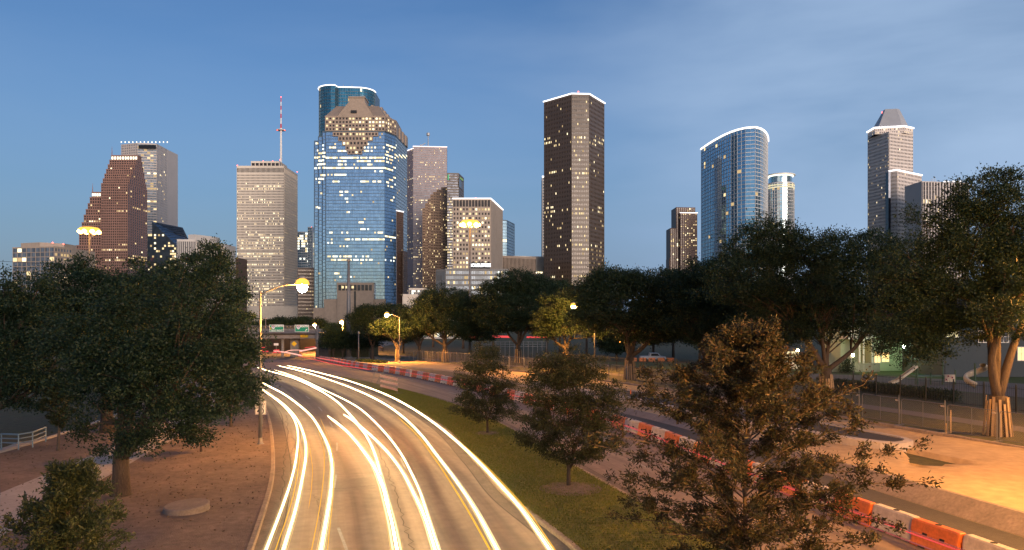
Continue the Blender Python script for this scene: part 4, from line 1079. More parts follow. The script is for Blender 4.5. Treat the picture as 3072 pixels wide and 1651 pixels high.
# ================================================================== LIGHT STREAKS OF THE TRAFFIC
white_tr = emit('headlight_glow', (1.0, 0.70, 0.34), 17.0, True)
cream_tr = emit('headlight_cream', (1.0, 0.80, 0.42), 0.95, True)
soft_tr = emit('headlight_fringe', (1.0, 0.68, 0.24), 0.55, True)
amber_tr = emit('amber_glow', (1.0, 0.52, 0.05), .7, True)
red_tr = emit('tail_glow', (1.0, 0.10, 0.10), .55, True)
pink_tr = emit('tail_glow_pale', (1.0, 0.22, 0.20), .22, True)
hot_tr = emit('tail_glow_hot', (1.0, 0.45, 0.35), .8, True)
def streak(name, label, cat, pts, r0, mt, h=.65, crop=True, n=70, fringe=True, r1=None, extend=None, group=None):
    w3 = []
    for x, y in pts:
        px, py = (700 + x / 2.303, 1050 + y / 2.303) if crop else (x, y)
        w3.append(Gp(px, py, h))
    if extend: w3 += [w3[-1] + (w3[-1] - w3[-2]).normalized() * extend]
    a = spline(w3, n); r0 *= .64; r1 = r0 if r1 is None else r1 * .64
    rad = [r0 + (r1 - r0) * i / (n - 1) for i in range(n)]
    for i in range(4): rad[i] *= (i + .6) / 4.6
    for i in range(4): rad[-1 - i] *= (i + .6) / 4.6 if extend is None else 1
    if not fringe:
        m = MB(); m.tube(a, rad, 6); root = m.build(name, [mt], None, smooth=True, origin=a[n // 2])
    else:
        m = MB(); m.tube(a, [q * .34 for q in rad], 8); root = m.build(name, [mt], None, smooth=True, origin=a[n // 2])
        for off, rr_, mm, dz in ((-.74, .24, cream_tr, .02), (.72, .26, cream_tr, -.03), (-1.16, .11, soft_tr, -.06), (1.20, .12, soft_tr, .03), (.36, .09, cream_tr, .10)):
            pts_ = [p + Vector((0, 0, dz)) + q_ for p, q_ in zip(a, [o_ - p_ for o_, p_ in zip(offset(a, 1.0), a)])]
            pts_ = [p + (o_ - p) * off * (rad[i] + .02) + Vector((0, 0, dz)) for i, (p, o_) in enumerate(zip(a, offset(a, 1.0)))]
            m = MB(); m.tube(pts_, [q * rr_ for q in rad], 6); f_ = m.build('side_glow', [mm], None, smooth=True, origin=a[n // 2]); f_.parent = root; f_.location = (0, 0, 0)
    return props(root, label, cat, group)
HG = 'white headlight streaks on the near carriageway'
streak('headlight_streak', 'outermost left white headlight streak bending closest to the left kerb', 'light streak', [(150, 235), (215, 285), (330, 370), (415, 470), (446, 580), (435, 740), (400, 900), (340, 1080), (225, 1384)], .085, white_tr, extend=12, group=HG)
streak('headlight_streak', 'left white headlight streak splitting off just right of the outermost one', 'light streak', [(160, 240), (225, 288), (345, 375), (440, 480), (490, 600), (502, 720), (478, 880), (430, 1100), (345, 1384)], .11, white_tr, extend=12, group=HG)
streak('headlight_streak', 'thick white headlight streak between the left pair and the road centre', 'light streak', [(170, 205), (235, 245), (340, 300), (440, 370), (540, 460), (610, 570), (660, 680), (682, 800), (676, 950), (650, 1130), (605, 1384)], .13, white_tr, extend=12, group=HG)
streak('headlight_streak', 'widest white headlight streak starting mid road and running to the bottom edge', 'light streak', [(650, 455), (740, 525), (820, 600), (900, 700), (975, 810), (1020, 920), (1060, 1060), (1095, 1200), (1130, 1384)], .14, white_tr, extend=12, group=HG, r1=.24)
streak('headlight_streak', 'short white headlight streak crossing over and joining the widest one', 'light streak', [(760, 445), (830, 490), (895, 560), (945, 640), (985, 740), (1012, 840), (1042, 950), (1078, 1090)], .12, white_tr, group=HG)
streak('headlight_streak', 'white headlight streak crossing the short one and bending down the middle lane', 'light streak', [(130, 110), (225, 140), (400, 190), (560, 260), (700, 345), (790, 430), (870, 520), (960, 600), (1060, 700), (1160, 830), (1240, 980), (1320, 1150), (1395, 1384)], .10, white_tr, extend=12, group=HG, r1=.14)
streak('headlight_streak', 'thinner white headlight streak merging with the middle lane one at the bottom', 'light streak', [(285, 138), (450, 195), (600, 265), (760, 340), (880, 410), (990, 510), (1080, 610), (1160, 720), (1230, 850), (1290, 980), (1345, 1150), (1420, 1384)], .085, white_tr, extend=12, group=HG)
streak('headlight_streak', 'white headlight streak with a yellow border, second from the right', 'light streak', [(305, 108), (480, 150), (700, 220), (880, 290), (1040, 370), (1180, 470), (1300, 590), (1400, 720), (1500, 850), (1600, 990), (1700, 1150), (1825, 1384)], .12, white_tr, extend=12, group=HG, r1=.135)
streak('headlight_streak', 'rightmost white headlight streak running alongside the grass median', 'light streak', [(370, 108), (540, 145), (750, 200), (930, 260), (1080, 320), (1230, 400), (1380, 500), (1530, 620), (1680, 760), (1830, 920), (1990, 1100), (2190, 1384)], .12, white_tr, extend=12, group=HG, r1=.14)
AG = 'thin amber side light streaks'
streak('amber_streak', 'yellow streak hugging the left side of the second white streak from the right', 'light streak', [(1130, 455), (1270, 590), (1370, 720), (1460, 850), (1560, 1010), (1650, 1160), (1775, 1384)], .05, amber_tr, h=.5, fringe=False, extend=10, group=AG)
streak('amber_streak', 'yellow streak hugging the right side of the rightmost white streak', 'light streak', [(1560, 630), (1720, 775), (1880, 940), (2040, 1120), (2225, 1384)], .03, amber_tr, h=.75, fringe=False, extend=10, group=AG)
streak('amber_streak', 'orange streak between the two leftmost white streaks', 'light streak', [(440, 560), (455, 740), (425, 950), (375, 1140), (290, 1384)], .025, amber_tr, h=.6, fringe=False, extend=10, group=AG)
streak('amber_streak', 'thin orange streak on the left side of the thick white streak', 'light streak', [(575, 520), (620, 660), (628, 800), (610, 1000), (580, 1180), (540, 1384)], .022, amber_tr, h=.6, fringe=False, extend=10, group=AG)
streak('amber_streak', 'thin orange streak on the right side of the thick white streak', 'light streak', [(600, 470), (665, 640), (692, 800), (690, 980), (672, 1180), (650, 1384)], .018, amber_tr, h=.7, fringe=False, extend=10, group=AG)
streak('amber_streak', 'faint orange streak right of the leftmost white pair', 'light streak', [(522, 640), (545, 800), (540, 950), (520, 1100)], .016, amber_tr, h=.6, fringe=False, group=AG)
RG = 'red tail light streaks along the barriers'
BLa = spline(BL, 400)
def along(off, y0, y1, h):
    s_ = [p for p in offset(BLa, off) if y0 <= p.y <= y1]
    return [Vector((p.x, p.y, gz(p.y) + h)) for p in s_]
def redline(label, off, y0, y1, h, r_, mt):
    a = spline(along(off, y0, y1, h), 90); m = MB(); m.tube(a, r_, 6)
    o = m.build('tail_light_streak', mt, None, smooth=True, origin=a[45]); props(o, label, 'light streak', RG)
redline('long low red streak running in front of the barrier row', -.62, 18, 160, .62, .022, red_tr)
redline('pale red streak just above the long low one by the barriers', -.75, 18, 150, .74, .016, pink_tr)
redline('thin red streak nearest to the asphalt by the barriers', -1.05, 14, 70, .50, .022, pink_tr)
redline('faint red streak along the top of the barrier row', -.5, 60, 160, .95, .018, pink_tr)
redline('broad pinkish red streak ending alone on the far carriageway', -3.6, 100, 168, .7, .055, red_tr)
redline('short bright red streak beside the far barriers', -1.6, 112, 168, .75, .05, red_tr)
redline('pale yellow red streak curving in front of the far barriers', -.9, 118, 166, .6, .06, hot_tr)
FG = 'streaks of far traffic near the overpass'
def farline(label, pts, Y0, Y1, r_, mt):
    n = len(pts); a = spline([P(x, y, Y0 + (Y1 - Y0) * i / (n - 1)) for i, (x, y) in enumerate(pts)], 30)
    m = MB(); m.tube(a, r_, 6); props(m.build('tail_light_streak', mt, None, smooth=True, origin=a[15]), label, 'light streak', FG)
farline('red streak climbing right beneath the overpass beside the sign column', [(915, 1044), (930, 1042), (947, 1040)], 168, 174, .07, red_tr)
farline('white pink streak below the climbing red streak near the sign column', [(900, 1054), (925, 1049), (948, 1044)], 160, 168, .16, hot_tr)
farline('pale streak bending off towards the ramp below the overpass', [(855, 1056), (875, 1051), (905, 1051)], 160, 168, .08, hot_tr)
farline('pale headlight streak at the bend below the overpass', [(822, 1053), (860, 1058), (905, 1067)], 160, 146, .13, hot_tr)
farline('red streak of the far road behind the central oaks', [(1412, 1012), (1470, 1010), (1532, 1011)], 190, 190, .3, red_tr)
farline('second red streak of the far road further right behind the oaks', [(1580, 1012), (1640, 1012)], 190, 190, .22, red_tr)
rt = random.Random(17)
for k in range(16):
    px = rt.uniform(610, 832); py = rt.choice((1040, 1050, 1054, 1057)) + rt.uniform(-3, 3)
    ps = P(px, py, 150); m = MB(); m.tube([ps, ps + Vector((rt.uniform(.5, 1.6), 1.2, 0))], .13, 6)
    props(m.build('tail_light', red_tr, None, origin=ps), 'small red tail light glowing among the leaves at the bend of the road', 'tail light', 'red tail lights of queueing cars at the bend')
# ================================================================== STREET LAMPS
galv = mat('galvanised_steel', (0.20, 0.195, 0.195), 0.55, metal=0.4, var=.15, scale=2)
lampglow = lambda s: emit('sodium_lamp', (1.0, 0.41, 0.070), s, True)
SOD = lampglow(1250.0)
SODfar = lampglow(3800.0)
SODmast = lampglow(16.0)
AMBER_HALO = emit('amber_halo', (1.0, .47, .075), 1.15)  # glowing colour that imitates an orange glare halo round the lamps
headm = mat('lamp_housing', (0.25, 0.25, 0.25), 0.5)
def street_lamp(label, base, H, arm, lamp_r=.24, glow=None, cat='street lamp', pr=.11, rise=.5, group='sodium street lamps along the road'):
    """tapered pole, curved arm and a lamp head with a bulb under an added amber halo shell"""
    b = Vector(base); r_ = thing('street_lamp', label, cat, b, 0, group)
    m = MB(); m.tube([b, b + Vector((0, 0, H))], [pr, pr * .6], 10); m.lathe([(pr * 2.2, 0), (pr * 2.2, .12), (pr * 1.3, .2), (pr, .5)], b, 10); m.build('pole', galv, r_, smooth=True)
    a0 = b + Vector((0, 0, H - .15)); a1 = b + Vector((arm[0], arm[1], H + rise))
    if Vector(arm + (0,)).length > .1:
        m = MB(); m.tube(spline([a0, a0.lerp(a1, .5) + Vector((0, 0, rise * .35)), a1], 10), .05, 8); m.build('arm', galv, r_, smooth=True)
    else: a1 = b + Vector((0, 0, H + .35))
    hd = MB(); hd.lathe([(lamp_r * .72, lamp_r * .80), (lamp_r * .6, lamp_r * 1.0), (lamp_r * .3, lamp_r * 1.15), (0.02, lamp_r * 1.2)], a1, 14)
    h_ = hd.build('lamp_head', headm, r_, smooth=True)
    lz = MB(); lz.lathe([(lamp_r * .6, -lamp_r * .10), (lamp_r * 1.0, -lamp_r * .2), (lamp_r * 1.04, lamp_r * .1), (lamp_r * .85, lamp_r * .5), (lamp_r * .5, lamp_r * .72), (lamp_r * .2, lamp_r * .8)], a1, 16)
    lz.build('lens', AMBER_HALO, h_, smooth=True, origin=b)  # added amber rim, glowing as the halo of the bulb
    q = lamp_r * .84; c = a1 + Vector((0, 0, -lamp_r * .55)); bm_ = MB(); bm_.lathe([(.01, -q), (q * .7, -q * .7), (q, 0), (q * .7, q * .7), (.01, q)], c, 12)
    bm_.build('bulb', glow or SOD, h_, smooth=True, origin=b)
    return r_
pb = Gp(781, 1338)
street_lamp('lit sodium street lamp on the tall pole in front of the speed limit sign', pb, 9.3, (2.45, 0.3), .40)
b1 = Gp(952, 1053)
street_lamp('lit sodium street lamp on top of the sign gantry column by the overpass', (b1.x - .2, b1.y - 1.2, gz(b1.y)), 7.4, (-.25, 0), .48, SODfar, rise=.2)
b2 = Gp(1046, 1058)
street_lamp('lit sodium street lamp in front of the thick grey pole', (b2.x - .3, b2.y - 6, gz(b2.y)), 8.4, (-.2, -.3), .46, SODfar, rise=.2)
b3 = Gp(961, 1051)
street_lamp('low lit lamp on a short post right of the sign gantry column', (b3.x, b3.y, b3.z), 4.0, (0, 0), .5, lampglow(260))
b4 = Gp(1198, 1076)
street_lamp('lit sodium street lamp shining into the orange leaves right of the overpass', (Xat(1198, 138), 138, gz(138)), 8.5, (-2.3, 0), .42, SODfar)
b5 = Gp(1784, 1103)
street_lamp('lit sodium street lamp among the central oak crowns', (Xat(1784, 107), 107, 0), 8.9, (-3.0, -.2), .42, SODfar)
# lamps of the same row just outside the picture
street_lamp('sodium street lamp lighting the sand of the roadworks', (25.6, 27.0, .4), 9.5, (-2.4, .3), .30, lampglow(4800))
street_lamp('sodium street lamp beside the near median trees', (15.0, 5.0, .2), 10.5, (-2.4, .2), .34, lampglow(7200))
street_lamp('sodium street lamp by the tall right-hand oak', (39.5, 46.0, .1), 9.0, (-2.4, .2), .30, lampglow(3300))
# high mast lights
def high_mast(label, px, py, Y, n, halfw):
    t = P(px, py, Y); b = Vector((t.x, Y, gz(Y))); r_ = thing('high_mast_light', label, 'high mast light', b, 0, 'high mast lights')
    m = MB(); m.tube([b, Vector((t.x, Y, t.z))], [.42, .2], 10); m.build('pole', galv, r_, smooth=True)
    m = MB(); m.lathe([(halfw * .8, -.75), (halfw * 1.4, -.45), (halfw * 1.5, .1), (halfw * 1.25, .55), (halfw * .8, .7)], t, 20); m.build('halo_ring', AMBER_HALO, r_)  # ring added to glow as a halo around the lamp heads
    for k in range(n):
        a = 2 * math.pi * k / n; c = t + Vector((math.cos(a) * halfw, math.sin(a) * halfw, -.35)); m = MB()
        m.lathe([(.02, -.75), (.5, -.55), (.66, -.1), (.4, .25), (.1, .4)], c + Vector((math.cos(a) * halfw * .32, math.sin(a) * halfw * .32, 0)), 10); m.build('lamp_head', SODmast, r_, smooth=True)
    return r_
high_mast('lit high mast lamp standing before the stepped red tower', 268, 690, 200, 8, 1.75)
high_mast('lit high mast lamp standing before the tan hotel', 1410, 669, 200, 8, 1.7)
def plain_pole(label, px, ytop, Y, r0, r1, arm=None):
    t = P(px, ytop, Y); b = Vector((t.x, Y, gz(Y))); r_ = thing('lamp_pole', label, 'pole', b)
    m = MB(); m.tube([b, t], [r0, r1], 10); m.lathe([(r0 * 1.5, 0), (r0 * 1.5, .3), (r0, .5)], b, 10); m.build('shaft', galv, r_, smooth=True)
    if arm:
        m = MB(); m.tube([t, t + Vector(arm)], r1 * .7, 8); m.build('arm', galv, r_)
    m = MB(); m.lathe([(r1 * 1.6, -.25), (r1 * 1.8, 0), (r1 * .8, .3)], t, 8); m.build('top_fitting', headm, r_); return r_
plain_pole('thick grey unlit pole rising before the blue tower', 1046, 780, 172, .62, .28)
plain_pole('slim pale pole in the fenced sand right of the thick grey pole', 1076, 998, 150, .14, .10)
plain_pole('thin dark pole behind the left green sign', 797, 955, 200, .16, .1)

# speed limit sign
sgn = Gp(782, 1300); r_ = thing('speed_limit_sign', 'white speed limit 40 sign behind the lamp pole at the left kerb', 'road sign', (Xat(782.5, 47.6), 47.6, .12))
white_sign = mat('sign_white_sheet', (0.80, 0.78, 0.76), 0.5); blk = mat('sign_black', (0.012, 0.012, 0.012), 0.6)
green_sign = mat('sign_green_sheet', (0.01, 0.30, 0.17), 0.45); yel = mat('sign_yellow_sheet', (0.85, 0.52, 0.01), 0.5)
o = r_.location
cz = Zat(1224, 47.6)
m = MB(); m.tube([o, (o.x, o.y, cz + .4)], .035, 8); m.build('post', galv, r_)
m = MB(); m.box(o.x - .35, o.x + .35, o.y - .06, o.y - .045, cz - .42, cz + .42); pl_ = m.build('plate', white_sign, r_)
m = MB()
for (x0, x1, z0, z1) in ((-.32, .32, .385, .40), (-.32, .32, -.40, -.385), (-.335, -.32, -.40, .40), (.32, .335, -.40, .40)): m.box(o.x + x0, o.x + x1, o.y - .066, o.y - .0605, cz + z0, cz + z1)
m.build('border', blk, pl_, origin=o)
for tx, sz, dz in (('SPEED', .21, .25), ('LIMIT', .21, .06), ('40', .46, -.21)):
    text(tx, 'lettering', sz, (0, -.066, cz + dz - o.z), blk, pl_, xs=.95, ext=.003, bold=.006 if sz < .3 else .012)
# ================================================================== OVERPASS
YB = 178
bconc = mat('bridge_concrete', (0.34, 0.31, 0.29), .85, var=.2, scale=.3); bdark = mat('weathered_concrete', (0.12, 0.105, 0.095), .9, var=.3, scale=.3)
r_ = thing('overpass', 'concrete road overpass with pale parapet crossing the far end of the road', 'bridge', (Xat(870, YB), YB, gz(YB)))
xl, xr_ = Xat(560, YB), Xat(953, YB)
m = MB(); m.box(xl, xr_, YB, YB + .4, Zat(1001, YB), Zat(990, YB)); m.box(xl, xr_, YB + 13.6, YB + 14, Zat(1001, YB), Zat(990, YB)); m.build('parapet', bconc, r_)
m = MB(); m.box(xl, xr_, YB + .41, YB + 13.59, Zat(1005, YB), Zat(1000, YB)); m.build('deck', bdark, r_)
for k in range(7):
    m = MB(); y0 = YB + .5 + k * 2.0; m.box(xl, xr_, y0, y0 + .9, Zat(1016, YB), Zat(1005.2, YB)); m.build('girder', bconc, r_)
for px in (848, 770, 690):
    m = MB(); x = Xat(px, YB + 3); m.tube([(x, YB + 3, gz(YB) - .1), (x, YB + 3, Zat(1019, YB))], .34, 12); m.lathe([(.34, 0), (.55, .5), (.6, .75)], (x, YB + 3, Zat(1020, YB) - .2), 12); m.build('pier', bconc, r_)
m = MB(); m.box(Xat(871, YB + 5), Xat(895, YB + 5), YB + 5, YB + 6, gz(YB), Zat(1016.3, YB)); m.build('pier_wall', bconc, r_)
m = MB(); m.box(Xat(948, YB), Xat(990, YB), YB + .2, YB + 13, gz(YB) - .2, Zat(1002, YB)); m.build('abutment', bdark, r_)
m = MB(); x0, x1 = Xat(953.5, YB), Xat(1105, YB)
for z_ in (1001, 996, 992.5): m.bar((x0, YB + .2, Zat(z_, YB)), (x1, YB + .2, Zat(z_, YB)), .12, .12)
for k in range(13): x = x0 + (x1 - x0) * k / 12; m.box(x - .06, x + .06, YB + .12, YB + .28, Zat(1003, YB), Zat(992, YB))
m.build('railing', galv, r_)
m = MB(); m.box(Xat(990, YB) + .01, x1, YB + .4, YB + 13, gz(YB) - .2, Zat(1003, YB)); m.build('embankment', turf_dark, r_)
m = MB(); m.box(Xat(560, YB + 30), Xat(1000, YB + 30), YB + 30, YB + 31, gz(220) - 1, Zat(1003, YB + 30)); props(m.build('retaining_wall', mat('shade_concrete', (.035, .032, .03), .9)), 'dark retaining wall in the shade beyond the overpass', 'wall')  # wall coloured near black for the shade beneath the overpass
# sign gantry
YG = 172
g_ = thing('sign_gantry', 'steel sign gantry truss on a thick column before the overpass', 'sign gantry', (Xat(952, YG), YG, gz(YG)))
m = MB(); x = Xat(952, YG); m.tube([(x, YG, gz(YG)), (x, YG, Zat(977, YG))], [.42, .40], 12); m.build('column', galv, g_, smooth=True)
m = MB(); xs0 = Xat(700, YG)
zt_, zb_ = Zat(978.5, YG), Zat(991, YG)
for dy in (0, .9):
    m.bar((xs0, YG + dy, zt_), (x, YG + dy, zt_), .14, .14); m.bar((xs0, YG + dy, zb_), (x, YG + dy, zb_), .14, .14)
    nb = 22
    for k in range(nb):
        a = xs0 + (x - xs0) * k / nb; b = xs0 + (x - xs0) * (k + 1) / nb
        m.bar((a, YG + dy, zb_), (b, YG + dy, zt_), .08, .08); m.bar((a, YG + dy, zb_), (a, YG + dy, zt_), .08, .08)
m.build('truss', galv, g_)
shield_b = mat('shield_blue', (0.05, 0.12, 0.42), .5); shield_r = mat('shield_red', (0.5, 0.03, 0.03), .5); wl = mat('letter_white', (.85, .85, .85), .5)
def green_panel(label, px0, px1, py0, py1, kind):
    y0 = YG - .5; a, b = Xat(px0, y0), Xat(px1, y0); z0, z1 = Zat(py1, y0), Zat(py0, y0)
    c = Vector(((a + b) / 2, y0, (z0 + z1) / 2)); r = thing('guide_sign', label, 'highway sign', c, 0, 'green guide signs on the gantry')
    W, H = b - a, z1 - z0
    m = MB(); m.box(a, b, y0 - .03, y0 + .05, z0, z1); pn = m.build('panel', wl, r, bevel=.02)
    m = MB(); m.box(a + .1, b - .1, y0 - .045, y0 - .031, z0 + .1, z1 - .1); gpn = m.build('face', green_sign, r)
    def sh(cx, cz, s):
        m = MB(); pts = [(-.5, .42), (-.2, .5), (0, .44), (.2, .5), (.5, .42), (.55, .1), (.35, -.3), (0, -.55), (-.35, -.3), (-.55, .1)]
        m.v = [(c.x + cx + x_ * s, y0 - .055, c.z + cz + z_ * s) for x_, z_ in pts]; m.f = [tuple(range(len(pts)))]; m.m = [0]
        n = len(pts); m.v += [(v[0], y0 - .046, v[2]) for v in m.v]
        for i in range(n): m.f.append((i, (i + 1) % n, n + (i + 1) % n, n + i)); m.m.append(0)
        s_ = m.build('shield', wl, r)
        m = MB(); pt2 = [(-.42, .02), (.42, .02), (.28, -.28), (0, -.46), (-.28, -.28)]
        m.v = [(c.x + cx + x_ * s * 1.05, y0 - .058, c.z + cz + (z_ + .18) * s) for x_, z_ in pt2][::-1]; m.f = [tuple(range(5))]; m.m = [0]; m.build('shield_field', shield_b, s_, origin=c)
        m = MB(); m.box(c.x + cx - .46 * s, c.x + cx + .46 * s, y0 - .0585, y0 - .0555, c.z + cz + .24 * s, c.z + cz + .40 * s); m.build('shield_top', shield_r, s_, origin=c)
        text('45', 'lettering', s * .62, (cx, -.065, cz - .06 * s), wl, s_, ext=.003, bold=.012)
    if kind == 0:
        sh(-W * .22, H * .16, .85); text('NORTH', 'lettering', .55, (W * .17, -.06, H * .30), wl, gpn, ext=.004, bold=.028)
        text('NEXT RIGHT', 'lettering', .48, (.05, -.06, -H * .30), wl, gpn, ext=.004, bold=.015)
        m = MB(); 
        for k, zz in enumerate((.12, -.04, -.16)): m.box(a + .12, a + .5, y0 - .06, y0 - .05, c.z + zz * H - .06, c.z + zz * H + .06)
        m.build('exit_tab', yel, gpn, origin=c)
    else:
        sh(-W * .24, H * .16, .9); text('SOUTH', 'lettering', .55, (W * .17, -.06, H * .28), wl, gpn, ext=.004, bold=.028)
        m = MB(); q = Vector((c.x + W * .30, y0 - .052, c.z - H * .24))
        m.bar(q + Vector((-.22, 0, -.22)), q + Vector((.12, 0, .12)), .01, .13); m.v += [tuple(q + Vector(v)) for v in ((.28, -.004, .28), (-.10, -.004, .24), (.24, -.004, -.10))]
        k = len(m.v); m.f.append((k - 3, k - 2, k - 1)); m.m.append(0); m.build('arrow', wl, gpn, origin=c)
green_panel('green highway sign reading NORTH and NEXT RIGHT on the gantry', 808, 851.5, 974.5, 996.5, 0)
green_panel('green highway sign reading SOUTH with an arrow on the gantry', 884.5, 926.5, 975, 996.5, 1)
r_ = thing('clearance_sign', 'small yellow sign hung on the overpass girder', 'road sign', P(912.5, 1009, YB - .1))
m = MB(); m.box(Xat(901.5, YB), Xat(923.5, YB), YB - .12, YB + .38, Zat(1012.5, YB), Zat(1005.5, YB)); q = m.build('plate', yel, r_)
text("14'-0\"", 'lettering', .42, (0, -.03, 0), blk, q, ext=.003, bold=.01)
r_ = thing('warning_sign', 'yellow diamond warning sign before the overpass pier', 'road sign', P(882.5, 1032, 168))
o = r_.location; s_ = .60
m = MB(); m.hexa([(o.x, o.y - .02, o.z - s_), (o.x + s_, o.y - .02, o.z), (o.x + s_, o.y + .02, o.z), (o.x, o.y + .02, o.z - s_), (o.x - s_, o.y - .02, o.z), (o.x, o.y - .02, o.z + s_), (o.x, o.y + .02, o.z + s_), (o.x - s_, o.y + .02, o.z)]); m.build('plate', yel, r_)
m = MB(); m.tube([(o.x, o.y + .05, gz(168)), (o.x, o.y + .05, o.z + s_ * .8)], .05, 6); m.build('post', galv, r_)
r_ = thing('notice_sign', 'small pale notice board on a post at the overpass', 'road sign', P(828.5, 1033.5, 165)); o = r_.location
m = MB(); m.box(o.x - .5, o.x + .5, o.y - .03, o.y, o.z - .25, o.z + .25); m.build('plate', white_sign, r_)
m = MB(); m.tube([(o.x, o.y + .04, gz(165)), (o.x, o.y + .04, o.z)], .05, 6); m.build('post', galv, r_)

# ================================================================== ROADWORKS FURNITURE
def stripe_mat(name, c1, c2, k=7.0, ang=1.0):
    m, t, b = newmat(name); tcn = t.nodes.new('ShaderNodeTexCoord'); sp_ = t.nodes.new('ShaderNodeSeparateXYZ'); t.links.new(tcn.outputs['Object'], sp_.inputs[0])
    a = t.nodes.new('ShaderNodeMath'); a.operation = 'MULTIPLY_ADD'; a.inputs[1].default_value = ang; t.links.new(sp_.outputs['Z'], a.inputs[0]); t.links.new(sp_.outputs['X'], a.inputs[2])
    mu = t.nodes.new('ShaderNodeMath'); mu.operation = 'MULTIPLY'; mu.inputs[1].default_value = k; t.links.new(a.outputs[0], mu.inputs[0])
    fr = t.nodes.new('ShaderNodeMath'); fr.operation = 'FRACT'; t.links.new(mu.outputs[0], fr.inputs[0])
    gt = t.nodes.new('ShaderNodeMath'); gt.operation = 'GREATER_THAN'; gt.inputs[1].default_value = .5; t.links.new(fr.outputs[0], gt.inputs[0])
    mx = t.nodes.new('ShaderNodeMixRGB'); mx.inputs[1].default_value = (*c1, 1); mx.inputs[2].default_value = (*c2, 1); t.links.new(gt.outputs[0], mx.inputs[0]); t.links.new(mx.outputs[0], b.inputs['Base Color']); b.inputs['Roughness'].default_value = .5
    return m
striped = stripe_mat('orange_white_stripes', (.62, .12, .05), (.62, .58, .55), 4.2)
c0 = Gp(1141, 1172); c1 = Gp(1192, 1186)
r_ = thing('road_barricade', 'barricade with three striped boards standing on the median grass', 'barricade', (c0.x, c0.y, .13))
d = (c1 - c0).normalized()
for k, zz in enumerate((.40, .92, 1.42)):
    m = MB(); m.bar(c0 + Vector((0, 0, zz + .13)), c1 + Vector((0, 0, zz + .13)), .03, .24); m.build('striped_board', striped, r_)
for t in (.03, .97):
    p = c0.lerp(c1, t); m = MB(); q = Vector((d.y, -d.x, 0)) * .05
    m.bar(p - q + Vector((0, 0, .13)), p - q + Vector((0, 0, 1.75)), .05, .05); m.bar(p - Vector((d.y, -d.x, 0)) * .7 + Vector((0, 0, .16)), p + Vector((d.y, -d.x, 0)) * .7 + Vector((0, 0, .16)), .06, .06); m.build('leg', galv, r_)
a0, a1 = Gp(1117, 1152), Gp(1140, 1168)
r_ = thing('folded_barricade', 'bare grey barricade frame leaning beside the striped one', 'barricade', (a0.x, a0.y, .13))
for (u, v) in (((0, 0, .1), (0.25, 0, 1.5)), ((1.5, -1.3, .1), (1.55, -1.2, 1.65)), ((.2, 0, 1.45), (1.5, -1.2, 1.25)), ((.1, 0, .8), (1.5, -1.25, .7)), ((.5, -.2, .1), (1.5, -1.1, 1.6))):
    m = MB(); m.bar(a0 + Vector(u), a0 + Vector(v), .05, .05); m.build('frame_bar', galv, r_)
def barrel(label, p):
    r_ = thing('traffic_barrel', label, 'traffic barrel', p, 0, 'orange and white traffic barrels'); pr_ = [(.29, .08), (.29, .3), (.265, .3), (.265, .52), (.24, .52), (.24, .74), (.215, .74), (.215, .95), (.12, 1.0), (0, 1.0)]
    m = MB(); m.lathe(pr_, p, 14); m.m = [(1 if (k // 14) in (2, 3, 6) else 0) for k in range(len(m.m))]; m.build('drum', [plast_o, plast_w], r_)
    m = MB(); m.lathe([(.44, 0), (.44, .06), (.3, .09)], p, 14); m.build('rubber_base', blk, r_)
barrel('lone orange and white traffic barrel on the bright far sand', Gp(1020, 1069)); barrel('traffic barrel beside the far end of the barriers', Gp(903, 1066)); barrel('traffic barrel left of the other one by the far barriers', Gp(897, 1065))
r_ = thing('sandbag_board', 'orange striped board lying at the fence by the overpass', 'barricade', Gp(968, 1052)); o = r_.location
for k in range(3):
    m = MB(); m.box(o.x - .9, o.x + .9, o.y - .05, o.y, o.z + .15 + .38 * k, o.z + .42 + .38 * k); m.build('striped_board', striped, r_)
for sx in (-.8, .8):
    m = MB(); m.box(o.x + sx - .04, o.x + sx + .04, o.y + .005, o.y + .09, o.z, o.z + 1.3); m.build('leg', galv, r_)
p = Gp(1892, 1203); r_ = thing('marker_post', 'thin red marker post standing at the kerb behind the median trees', 'post', p); m = MB(); m.tube([p, p + Vector((0, 0, 1.05))], .05, 8); m.build('tube', plast_o, r_); m = MB(); m.lathe([(.18, 0), (.18, .04), (.06, .08)], p, 10); m.build('base', blk, r_)

